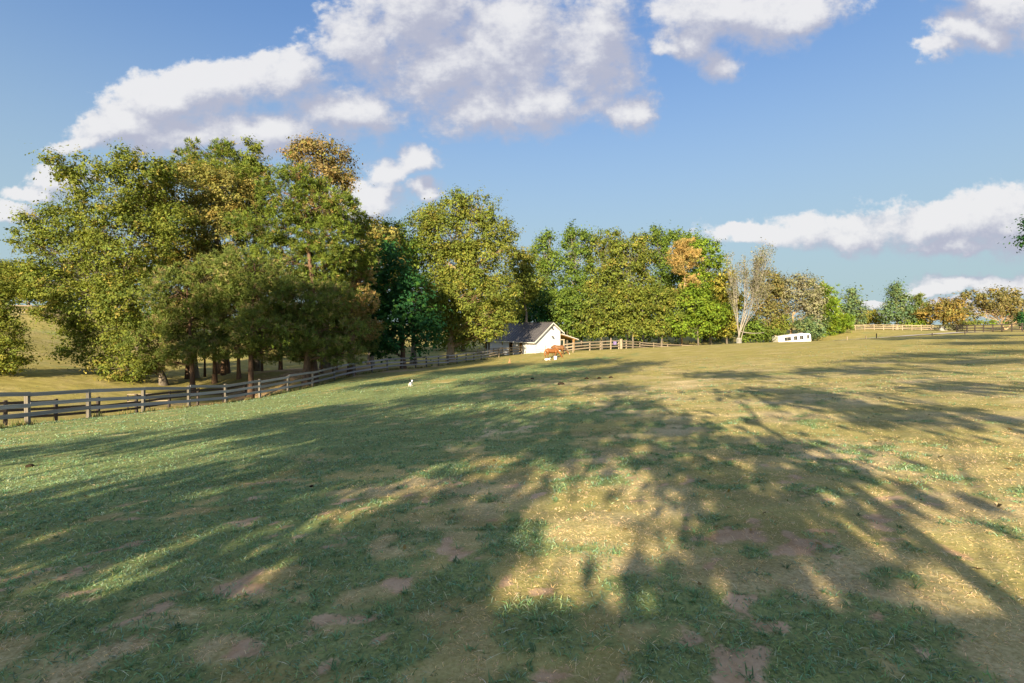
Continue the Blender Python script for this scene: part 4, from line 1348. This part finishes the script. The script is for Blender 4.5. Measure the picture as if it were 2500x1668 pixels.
def prism(name, parent, mat, poly, a, b, axis='y'):
    """extrude a polygon (u, z) from a to b along the other horizontal axis"""
    n = len(poly)
    if axis == 'y':
        vs = [(u, a, z) for u, z in poly] + [(u, b, z) for u, z in poly]
    else:
        vs = [(a, u, z) for u, z in poly] + [(b, u, z) for u, z in poly]
    fs = [tuple(range(n)), tuple(range(2 * n - 1, n - 1, -1))] + [(i, i + n, (i + 1) % n + n, (i + 1) % n) for i in range(n)]
    me = mesh_poly(name, vs, fs)
    bm = bmesh.new()
    bm.from_mesh(me)
    bmesh.ops.recalc_face_normals(bm, faces=bm.faces[:])
    bm.to_mesh(me)
    bm.free()
    return link(name, me, parent, M[mat])


def build_barn():
    a = R(40)
    Y0 = 76.0
    X0 = (1307 - 1250) / F * Y0
    z0 = EYE + (HZ - 863) / F * Y0
    # local frame: +x along the gable wall (to the right, away), +y along the long side (to the left, away)
    root = thing('barn', 'small white barn with a dark metal saltbox roof and open lean-to', 'barn', (X0, Y0, z0), a)
    Wd, Ls = 5.6, 12.5
    pu, ph = 3.6, 4.75
    el, er = 2.05, 3.42
    t = 0.15

    def solve_l(px):
        k = (px - 1250) / F
        return (X0 - k * Y0) / (math.sin(a) + k * math.cos(a))
    # gable wall (front) with thickness, slightly below the roof
    prism('gable_wall', root, 'white', [(0, -0.6), (Wd, -0.6), (Wd, er), (pu, ph), (0, el)], 0, t)
    prism('gable_wall', root, 'white', [(0, -0.6), (Wd, -0.6), (Wd, er), (pu, ph), (0, el)], Ls - t, Ls)
    # right long wall
    box('side_wall', root, 'white', (Wd - t / 2, Ls / 2, er / 2 - 0.3), (t, Ls - 2 * t - 0.01, er + 0.6))
    # left long wall, built as piers round the openings
    ops = []
    for p0, p1, zb, zt, nm in ((1275, 1268.5, 0.1, 2.0, 'door'), (1251.5, 1243, 0.1, 2.0, 'door'), (1227.5, 1225.5, 1.0, 1.9, 'window'), (1196, 1184, 0.1, 2.0, 'door')):
        ops.append((solve_l(p0), solve_l(p1), zb, zt, nm))
    prev = t + 0.003
    for (l0, l1, zb, zt, nm) in ops + [(Ls - t - 0.003, None, 0, 0, None)]:
        if l0 - prev > 0.02:
            box('side_wall', root, 'white', (t / 2, (prev + l0) / 2, el / 2 - 0.3), (t, l0 - prev, el + 0.6))
        if l1:
            if zb > 0.5:
                box('side_wall', root, 'white', (t / 2, (l0 + l1) / 2, zb / 2 - 0.3), (t, l1 - l0, zb + 0.6))
            d = box(nm, root, 'black', (t + 0.25, (l0 + l1) / 2, (zb + zt) / 2), (0.05, l1 - l0 + 0.2, zt - zb + 0.1))  # black sheet behind the opening, painted as the shade of the interior
            fr = 'wood_raw'
            box('jamb', root, fr, (t / 2 - 0.02, l0 + 0.06, (zb + zt) / 2), (t, 0.12, zt - zb))
            box('jamb', root, fr, (t / 2 - 0.02, l1 - 0.06, (zb + zt) / 2), (t, 0.12, zt - zb))
            prev = l1
    # roof slabs with a gable overhang and eaves
    def slope(u0, z0_, u1, z1_, th=0.10, y0=-0.4, y1=Ls + 0.4, name='roof_slope', mat='roof'):
        d = Vector((u1 - u0, z1_ - z0_)).normalized()
        n = Vector((-d.y, d.x))
        if n.y < 0:
            n = -n
        return prism(name, root, mat, [(u0, z0_), (u1, z1_), (u1 + n.x * th, z1_ + n.y * th), (u0 + n.x * th, z0_ + n.y * th)], y0, y1)
    ml = (ph - el) / pu
    mr = (ph - er) / (Wd - pu)
    sl = slope(-0.55, el - 0.55 * ml + 0.01, pu, ph + 0.01)
    sr = slope(pu, ph + 0.01, Wd + 0.55, er - 0.55 * mr + 0.01)
    # standing seams
    for i in range(21):
        y = -0.35 + i * (Ls + 0.7) / 20
        n = Vector((-ml, 1)).normalized()
        aa = Vector((-0.55, y, el - 0.55 * ml + 0.01)) + Vector((n.x, 0, n.y)) * 0.12
        bb = Vector((pu - 0.03, y, ph - 0.02)) + Vector((n.x, 0, n.y)) * 0.12
        beam('seam', sl, 'roof', aa, bb, 0.035, 0.05)
    beam('ridge_cap', root, 'roof', (pu, -0.42, ph + 0.15), (pu, Ls + 0.42, ph + 0.15), 0.34, 0.06)
    # rake and eave trim
    for (u0, z0_, u1, z1_) in ((-0.57, el - 0.57 * ml, pu, ph), (pu, ph, Wd + 0.57, er - 0.57 * mr)):
        beam('rake_board', root, 'white_trim', (u0, -0.425, z0_ + 0.03), (u1, -0.425, z1_ + 0.03), 0.04, 0.17)
    beam('fascia', root, 'white_trim', (-0.585, -0.4, el - 0.55 * ml + 0.03), (-0.585, Ls + 0.4, el - 0.55 * ml + 0.03), 0.04, 0.14)
    # lean-to on the right
    lu, lz0, lz1 = 9.7, 2.95, 1.95
    lt = slope(Wd + 0.02, lz0, lu, lz1, 0.08, -0.3, Ls, 'lean_to_roof', 'roof')
    beam('rake_board', root, 'white_trim', (Wd + 0.02, -0.33, lz0 + 0.03), (lu, -0.33, lz1 + 0.03), 0.04, 0.13)
    prism('lean_to_soffit', root, 'wood_raw', [(Wd + 0.03, lz0 - 0.04), (lu - 0.05, lz1 - 0.03), (lu - 0.05, lz1 - 0.12), (Wd + 0.03, lz0 - 0.13)], -0.2, Ls - 0.1)
    for y in (0.0, 4.0, 8.0, 12.0):
        box('lean_to_post', root, 'wood_raw', (lu - 0.9, y, (lz1 + 0.1) / 2 - 0.3), (0.24, 0.24, lz1 + 0.66))
    beam('lean_to_beam', root, 'wood_raw', (lu - 0.9, -0.2, lz1 + 0.02), (lu - 0.9, Ls - 0.1, lz1 + 0.02), 0.1, 0.2)
    # lamps on the gable
    for (u, z) in ((3.55, 2.55), (3.4, 4.05)):
        lm = box('lamp_arm', root, 'black', (u - 0.02, -0.15, z + 0.08), (0.05, 0.3, 0.05))
        bm = bmesh.new()
        bmesh.ops.create_cone(bm, cap_ends=True, segments=10, radius1=0.20, radius2=0.06, depth=0.22)
        me = bpy.data.meshes.new('lamp_shade')
        bm.to_mesh(me)
        bm.free()
        link('lamp_shade', me, root, M['black'], (u, -0.34, z))
    return root


build_barn()

# gate leaning by the barn wall
gx, gy = (1308 - 1250) / F * 73.5, 73.5
gz0 = gz(gx, gy)
gt = thing('field_gate', 'grey timber gate swung open in front of the white gable wall', 'gate', (gx, gy, gz0), R(8))
for x in (0.0, 1.5):
    box('gate_post', gt, 'wood_grey', (x, 0, 0.6), (0.1, 0.1, 1.3))
for z in (0.3, 0.58, 0.86, 1.18):
    beam('gate_bar', gt, 'wood_grey', (0.06, -0.04, z), (1.44, -0.04, z), 0.04, 0.09)

# gable-side feed rail post
gx, gy = (1374 - 1250) / F * 68, 68
ft = thing('hay_rack', 'small pale wooden rack on a post behind the grazing horses', 'rack', (gx, gy, gz(gx, gy)))
box('post', ft, 'wood_tan', (0.15, 0, 0.85), (0.14, 0.14, 1.9))
box('tray', ft, 'wood_tan', (-0.1, 0, 1.86), (0.7, 0.3, 0.12))

# blanket on the fence
gx, gy = (1501 - 1250) / F * 73.9, 73.9
bl = thing('horse_blanket', 'purple blanket with pale stripes hanging on the fence by the gate post', 'blanket', (gx, gy, gz(gx, gy)), 0.1)
box('cloth', bl, 'purple', (0, -0.02, 0.95), (0.5, 0.035, 0.5))
for i in range(3):
    box('stripe', bl, 'white_trim', (-0.16 + i * 0.16, -0.045, 0.95), (0.025, 0.012, 0.5))

# small bar panel by the bare tree
gx, gy = (1799 - 1250) / F * 64, 64
pn = thing('bar_panel', 'small pale upright bar panel at the foot of the bare tree', 'panel', (gx, gy, gz(gx, gy)))
for i in range(7):
    box('bar', pn, 'metal', (i * 0.1, 0, 0.32), (0.035, 0.035, 0.74))
beam('crossbar', pn, 'metal', (-0.03, -0.03, 0.66), (0.63, -0.03, 0.66), 0.02, 0.04)
beam('crossbar', pn, 'metal', (-0.03, -0.03, 0.12), (0.63, -0.03, 0.12), 0.02, 0.04)

# pen hurdle between the two fences at lower left
gx, gy = (312 - 1250) / F * 34, 34
hu = thing('pipe_hurdle', 'low rail hurdle on the meadow behind the long fence', 'hurdle', (gx, gy, gz(gx, gy)), R(12))
for x in (0, 1.35, 2.6):
    box('upright', hu, 'wood_dark', (x, 0, 0.5), (0.06, 0.06, 1.1))
for z in (0.5, 1.0):
    beam('bar', hu, 'wood_tan', (0, -0.05, z), (2.6, -0.05, z), 0.04, 0.06)

# ------------------------------------------------------------------ camper


def build_camper():
    Y = 97.0
    xl, xr = (1902 - 1250) / F * Y, (1982 - 1250) / F * Y
    ztop_l = EYE + (HZ - 820.5) / F * Y
    ztop_r = EYE + (HZ - 814.0) / F * Y
    Ln = xr - xl
    tilt = math.atan2(ztop_r - ztop_l, Ln)
    H = 2.45
    root = thing('camper_trailer', 'white camper trailer with four dark windows parked behind the grassy rise', 'trailer', (xl, Y, ztop_l - H))
    root.rotation_euler = (0, -tilt, 0)
    prof = [(0.06, 0.25), (Ln - 0.02, 0.25), (Ln, 0.5), (Ln, H - 0.25), (Ln - 0.25, H + 0.02), (Ln - 0.8, H + 0.08), (0.3, H - 0.02), (0.06, H - 0.12), (0.0, H - 0.9)]
    body = prism('body', root, 'camper', prof, 0, 2.3)
    bv = body.modifiers.new('bevel', 'BEVEL')
    bv.width = 0.06
    bv.segments = 2
    bv.limit_method = 'ANGLE'
    s = Ln / 80.0
    for (p0, p1, zc, h) in ((15, 31, 1.70, 0.68), (38, 46.5, 1.74, 0.72), (52.5, 61.5, 1.76, 0.72), (70, 76, 1.80, 0.70)):
        x0, x1 = p0 * s, p1 * s
        w = box('window', root, 'glass', ((x0 + x1) / 2, -0.012, zc), (x1 - x0, 0.03, h))
        for z in (zc - h / 2, zc + h / 2):
            box('window_frame', root, 'rubber', ((x0 + x1) / 2, -0.02, z), (x1 - x0 + 0.08, 0.03, 0.05))
        box('mullion', root, 'metal', (x0 + 0.4 * (x1 - x0), -0.03, zc), (0.04, 0.02, h))
    box('roof_vent', root, 'camper', (Ln * 0.76, 0.9, H + 0.10), (0.7, 0.6, 0.16))
    beam('trim_strip', root, 'metal', (0.1, -0.02, 1.15), (Ln - 0.1, -0.02, 1.15), 0.02, 0.05)
    for x in (Ln * 0.5, Ln * 0.62):
        bm = bmesh.new()
        bmesh.ops.create_cone(bm, cap_ends=True, segments=20, radius1=0.34, radius2=0.34, depth=0.22)
        me = bpy.data.meshes.new('wheel')
        bm.to_mesh(me)
        bm.free()
        wh = link('wheel', me, root, M['rubber'], (x, 0.05, 0.2))
        wh.rotation_euler = (R(90), 0, 0)


build_camper()

# ------------------------------------------------------------------ animals


def skin(name, chains, mat, parent=None, sub=2):
    """chains: list of lists of (x, y, z, r); the first point of a chain may be an index tuple ('j', chain, i) to join another chain"""
    verts, rad, edges, idx = [], [], [], []
    for ch in chains:
        ids = []
        prev = None
        for p in ch:
            if p[0] == 'j':
                k = idx[p[1]][p[2]]
            else:
                verts.append(p[:3])
                rad.append(p[3])
                k = len(verts) - 1
            if prev is not None:
                edges.append((prev, k))
            ids.append(k)
            prev = k
        idx.append(ids)
    me = bpy.data.meshes.new(name)
    me.from_pydata(verts, edges, [])
    o = link(name, me, parent, M[mat])
    sk = o.modifiers.new('skin', 'SKIN')
    sk.use_smooth_shade = True
    for i, v in enumerate(me.skin_vertices[0].data):
        r = rad[i]
        v.radius = (r, r) if not isinstance(r, tuple) else r
        v.use_root = (i == 0)
    ss = o.modifiers.new('subsurf', 'SUBSURF')
    ss.levels = sub
    ss.render_levels = sub
    return o


def blend(name, chains, mat, parent, voxel, it=8):
    """a continuous body: balls strung along tapered chains, fused by a voxel remesh and smoothed.
    chain points are (x, y, z, r) or (x, y, z, (rx, ry, rz))"""
    if 'ball' not in _box_cache:
        bm = bmesh.new()
        bmesh.ops.create_icosphere(bm, subdivisions=1, radius=1.0)
        bm.verts.ensure_lookup_table()
        _box_cache['ball'] = (np.array([v.co[:] for v in bm.verts]), np.array([[v.index for v in f.verts] for f in bm.faces]))
        bm.free()
    bv, bf = _box_cache['ball']
    VV, FF = [], []
    for ch in chains:
        for a, b in zip(ch[:-1], ch[1:]):
            pa, pb = np.array(a[:3], float), np.array(b[:3], float)
            ra, rb = np.ones(3) * np.array(a[3]), np.ones(3) * np.array(b[3])
            n = max(2, int(np.linalg.norm(pb - pa) / (0.22 * min(ra.min(), rb.min()))) + 1)
            for t in np.linspace(0, 1, n):
                FF.append(bf + len(VV) * len(bv))
                VV.append(bv * (ra + (rb - ra) * t) + pa + (pb - pa) * t)
    me = mesh_np(name, np.concatenate(VV), np.concatenate(FF))
    o = link(name, me, parent, M[mat])
    rm = o.modifiers.new('fuse', 'REMESH')
    rm.mode = 'VOXEL'
    rm.voxel_size = voxel
    rm.use_smooth_shade = True
    sm = o.modifiers.new('soften', 'SMOOTH')
    sm.factor = 0.5
    sm.iterations = it
    return o


def horse(label, coat, hair, loc, rotz, s=1.0, blaze=True, dark_neck=False):
    root = thing('horse', label, 'horse', loc, rotz, 'horses grazing by the barn')
    root.scale = (s, s, s)
    ch = [[(-0.86, 0, 1.12, (0.20, 0.22, 0.24)), (-0.64, 0, 1.13, (0.28, 0.29, 0.34)), (-0.30, 0, 1.08, (0.3, 0.31, 0.33)), (0.10, 0, 1.05, (0.3, 0.31, 0.34)), (0.42, 0, 1.10, (0.26, 0.26, 0.35)), (0.60, 0, 1.08, (0.18, 0.20, 0.28))],
          [(0.50, 0, 1.18, (0.16, 0.14, 0.26)), (0.78, 0, 1.00, (0.13, 0.11, 0.22)), (1.02, 0, 0.72, (0.11, 0.09, 0.17)), (1.16, 0, 0.52, (0.10, 0.08, 0.13))],
          [(1.16, 0, 0.52, (0.11, 0.085, 0.12)), (1.26, 0, 0.34, (0.11, 0.075, 0.10)), (1.36, 0, 0.15, (0.075, 0.06, 0.07)), (1.39, 0, 0.08, (0.065, 0.055, 0.055))]]
    for sd in (-1, 1):
        lx = 0.09 * sd
        ch.append([(0.46, 0.15 * sd, 1.02, 0.16), (0.47 + lx * 0.3, 0.16 * sd, 0.80, 0.11), (0.47 + lx, 0.15 * sd, 0.50, 0.065), (0.47 + lx, 0.15 * sd, 0.42, 0.055), (0.46 + lx, 0.15 * sd, 0.16, 0.042), (0.49 + lx, 0.15 * sd, 0.09, 0.048), (0.52 + lx, 0.15 * sd, 0.03, 0.058)])
        lx = -0.13 * sd
        ch.append([(-0.68, 0.15 * sd, 1.05, 0.24), (-0.66 + lx * 0.3, 0.17 * sd, 0.82, 0.17), (-0.72 + lx * 0.6, 0.17 * sd, 0.66, 0.10), (-0.84 + lx, 0.16 * sd, 0.50, 0.068), (-0.82 + lx, 0.16 * sd, 0.38, 0.052), (-0.80 + lx, 0.16 * sd, 0.16, 0.045), (-0.77 + lx, 0.16 * sd, 0.09, 0.05), (-0.74 + lx, 0.16 * sd, 0.03, 0.058)])
        ch.append([(1.10, 0.06 * sd, 0.62, 0.035), (1.07, 0.085 * sd, 0.72, 0.022)])
    blend('body', ch, coat, root, 0.026, 5)
    blend('tail', [[(-1.00, 0, 1.22, 0.05), (-1.08, 0, 1.05, 0.075), (-1.11, 0, 0.75, 0.085), (-1.10, 0, 0.48, 0.06), (-1.09, 0, 0.34, 0.03)]], hair, root, 0.02)
    blend('mane', [[(0.50, -0.03, 1.42, 0.04), (0.80, -0.10, 1.14, (0.06, 0.035, 0.10)), (1.00, -0.09, 0.86, (0.06, 0.03, 0.11)), (1.15, -0.05, 0.66, 0.045)]], hair, root, 0.02, 4)
    if dark_neck:
        blend('forelock', [[(0.70, -0.13, 1.16, (0.10, 0.03, 0.14)), (0.98, -0.105, 0.80, (0.09, 0.025, 0.14))]], hair, root, 0.02, 4)
    if blaze:
        blend('blaze', [[(1.30, 0, 0.42, 0.035), (1.40, 0, 0.22, 0.045), (1.425, 0, 0.10, 0.045)]], 'fur_white', root, 0.018, 3)
    return root


def on_ground(px, Y):
    x = (px - 1250) / F * Y
    return (x, Y, gz(x, Y))


horse('bright chestnut horse grazing in front, beside the pale bucket', 'coat_chestnut', 'hair_chestnut', on_ground(1349, 61.5), R(10), 0.95, False)
horse('brown horse with dark mane and white face grazing behind the chestnut one', 'coat_brown', 'hair_dark', on_ground(1365, 64.5), R(-6), 0.98, True, True)
# bucket
bm = bmesh.new()
bmesh.ops.create_cone(bm, cap_ends=True, segments=16, radius1=0.17, radius2=0.22, depth=0.42)
me = bpy.data.meshes.new('bucket')
bm.to_mesh(me)
bm.free()
x, y, z = on_ground(1356, 60.0)
bk = thing('feed_bucket', 'pale blue white feed bucket under the chestnut horse', 'bucket', (x, y, z))
link('pail', me, bk, M['bucket'], (0, 0, 0.21))
skin('handle', [[(-0.22, 0, 0.42, 0.012), (-0.15, -0.1, 0.5, 0.012), (0, -0.14, 0.53, 0.012), (0.15, -0.1, 0.5, 0.012), (0.22, 0, 0.42, 0.012)]], 'metal', bk, 1)


def cat(label, loc, rotz, coat, tailmat, pose, s=1.0, patch=None):
    root = thing('cat', label, 'cat', loc, rotz)
    root.scale = (s, s, s)
    if pose == 'walk':
        ch = [[(-0.14, 0, 0.22, 0.075), (0.0, 0, 0.21, 0.075), (0.13, 0, 0.22, 0.065), (0.20, 0, 0.27, 0.045), (0.25, 0, 0.31, 0.055), (0.30, 0, 0.295, 0.035)]]
        for sd in (-1, 1):
            ch.append([('j', 0, 2), (0.13, 0.045 * sd, 0.15, 0.03), (0.13 + 0.03 * sd, 0.04 * sd, 0.07, 0.02), (0.15 + 0.03 * sd, 0.04 * sd, 0.012, 0.02)])
            ch.append([('j', 0, 0), (-0.15, 0.05 * sd, 0.15, 0.04), (-0.19 - 0.03 * sd, 0.045 * sd, 0.08, 0.022), (-0.16 - 0.03 * sd, 0.045 * sd, 0.012, 0.02)])
            ch.append([('j', 0, 4), (0.245, 0.035 * sd, 0.36, 0.014), (0.24, 0.04 * sd, 0.385, 0.006)])
        tail = [(-0.20, 0, 0.24, 0.02), (-0.25, 0, 0.33, 0.02), (-0.26, 0, 0.43, 0.019), (-0.26, 0.02, 0.52, 0.018), (-0.24, -0.05, 0.555, 0.015)]
    elif pose == 'sit':
        ch = [[(-0.06, 0, 0.09, 0.10), (-0.02, 0, 0.20, 0.085), (0.03, 0, 0.30, 0.06), (0.05, 0, 0.36, 0.05), (0.08, 0, 0.40, 0.06), (0.13, 0, 0.385, 0.035)]]
        for sd in (-1, 1):
            ch.append([('j', 0, 2), (0.07, 0.04 * sd, 0.18, 0.03), (0.09, 0.04 * sd, 0.02, 0.022)])
            ch.append([('j', 0, 0), (0.0, 0.09 * sd, 0.05, 0.04), (0.08, 0.09 * sd, 0.015, 0.02)])
            ch.append([('j', 0, 4), (0.07, 0.035 * sd, 0.45, 0.014), (0.065, 0.04 * sd, 0.475, 0.006)])
        tail = [(-0.14, 0, 0.04, 0.022), (-0.22, 0.04, 0.02, 0.02), (-0.28, 0.10, 0.02, 0.018)]
    else:  # lying
        ch = [[(-0.18, 0, 0.10, 0.10), (0.0, 0, 0.11, 0.10), (0.15, 0, 0.12, 0.085), (0.23, 0, 0.17, 0.05), (0.28, 0, 0.21, 0.06), (0.335, 0, 0.195, 0.035)]]
        for sd in (-1, 1):
            ch.append([('j', 0, 2), (0.2, 0.07 * sd, 0.05, 0.03), (0.32, 0.06 * sd, 0.02, 0.02)])
            ch.append([('j', 0, 0), (-0.15, 0.10 * sd, 0.04, 0.035), (-0.02, 0.11 * sd, 0.02, 0.02)])
            ch.append([('j', 0, 4), (0.275, 0.035 * sd, 0.26, 0.014), (0.27, 0.04 * sd, 0.29, 0.006)])
        tail = [(-0.27, 0, 0.08, 0.022), (-0.38, 0.02, 0.05, 0.02), (-0.50, -0.04, 0.05, 0.018)]
    ch = [[(*ch[p[1]][p[2]][:3], 0.8 * ch[p[1]][p[2]][3]) if p[0] == 'j' else p for p in q] for q in ch]
    blend('body', ch, coat, root, 0.011, 4)
    blend('tail', [tail], tailmat, root, 0.008, 2)
    if patch:
        blend('fur_patch', [patch], 'fur_black', root, 0.01, 2)
    return root


cat('white cat with raised black tail walking across the pasture', on_ground(1003, 27.0), R(84), 'fur_white', 'fur_black', 'walk', 0.92, [(-0.06, 0.0, 0.275, 0.03), (0.0, 0.01, 0.27, 0.034), (0.04, 0.01, 0.27, 0.02)])
cat('white and black cat lying in the grass before the horses', on_ground(1336, 59.5), R(15), 'fur_white', 'fur_black', 'lie', 1.35, [(0.26, 0.0, 0.25, 0.035), (0.30, 0.0, 0.25, 0.035)])
cat('ginger cat sitting on the pasture by the barn yard fence', on_ground(1244, 57.5), R(-70), 'fur_ginger', 'fur_ginger', 'sit', 1.25)

# ------------------------------------------------------------------ small things in the grass


def clod(name, label, catg, loc, s, mat, group, seed):
    bm = bmesh.new()
    bmesh.ops.create_icosphere(bm, subdivisions=3, radius=1.0)
    for v in bm.verts:
        k = 0.75 + 0.5 * fbm(np.array([v.co.x * 1.7 + seed * 3.1 + v.co.z]), np.array([v.co.y * 1.7 + v.co.z * 1.3]), seed, 3)[0]
        v.co = Vector((v.co.x * s[0], v.co.y * s[1], max(v.co.z, -0.4) * s[2])) * k
    me = bpy.data.meshes.new(name)
    bm.to_mesh(me)
    bm.free()
    for p in me.polygons:
        p.use_smooth = True
    o = link(name, me, None, M[mat], (loc[0], loc[1], loc[2] + s[2] * 0.25))
    return tag(o, label, catg, group)


DUNG = [(1369, 940, 'large dark dung pile on the shaded green patch right of the cat'), (1300, 926, 'dark dung pile nearest to the left of the shaded green patch'), (1432, 926, 'small dark dung pile right of the large one'),
        (1463, 925, 'flat dark dung pile on the shaded green patch'), (1491, 923, 'rightmost dark dung pile on the shaded green patch'), (73, 1141, 'dark dung clod on the shaded turf near the left edge'),
        (761, 1189, 'small dark clod in the shaded turf left of centre'), (990, 1029, 'tiny dark clod on the turf below the cat')]
for i, (px, py, lb) in enumerate(DUNG):
    P = ray_ground(px, py)
    s = 0.16 if P[1] > 15 else (0.10 if i == 5 else 0.045)
    if i == 0:
        s = 0.24
    clod('dung_pile', lb, 'dung', P, (s * 0.65, s * 0.55, s * 0.42), 'dung', 'dung piles on the pasture', i + 2)
P = on_ground(2304, 108)
clod('boulder', 'pale grey boulder at the right end of the far pale fence', 'rock', P, (0.9, 0.6, 0.75), 'rock', None, 5)


# fallen leaves
def build_leaves():
    n = 240
    y = np.sqrt(rng.uniform(2.1 ** 2, 14 ** 2, n))
    x = rng.uniform(-1.1, 1.1, n) * y
    z = ground_z(x, y) + 0.02
    P = np.c_[x, y, z]
    Nn = unit(rng.normal(0, 0.35, (n, 3)) + [0, 0, 1])
    c = pick('orange', n) * rng.uniform(0.3, 0.95, (n, 1))
    V, Fq, C = leaf_cards(P, Nn, np.full(n, 0.055), 0.6, c)
    o = link('fallen_leaves', mesh_np('fallen_leaves', V, Fq, C), mat=M['leaf'])
    tag(o, 'scattered small brown fallen leaves in the foreground turf', 'leaves', None, 'stuff')


build_leaves()


# low house behind the viewpoint: its eave shadow crosses the front of the picture
def build_house():
    root = thing('house', 'low white house behind the viewpoint, its eave shading the front turf', 'house', (-8.0, -6.3, (2.9 + 6.3) / SH[1] * math.tan(R(SUN_EL)) - 2.82))
    prism('wall', root, 'white', [(-9.0, 0), (-1.4, 0), (-1.4, 2.55), (-5.2, 3.5), (-9.0, 2.55)], -7.0, 8.6, 'x')
    prism('roof', root, 'roof', [(-9.7, 2.62), (-5.2, 3.85), (0.0, 2.70), (0.0, 2.84), (-5.2, 4.0), (-9.7, 2.76)], -7.6, 9.2, 'x')
    for x in (-7.0, -3.0, 1.0, 5.0, 8.9):
        box('porch_post', root, 'white_trim', (x, -0.25, 1.3), (0.14, 0.14, 2.8))
    for x in (-5, -1, 5):
        w = box('window', root, 'glass', (x, -1.38, 1.5), (1.2, 0.05, 1.3))
        box('window_sill', root, 'white_trim', (x, -1.34, 0.8), (1.4, 0.12, 0.08))
    d = box('door', root, 'wood_raw', (2, -1.38, 1.05), (1.0, 0.06, 2.1))


build_house()
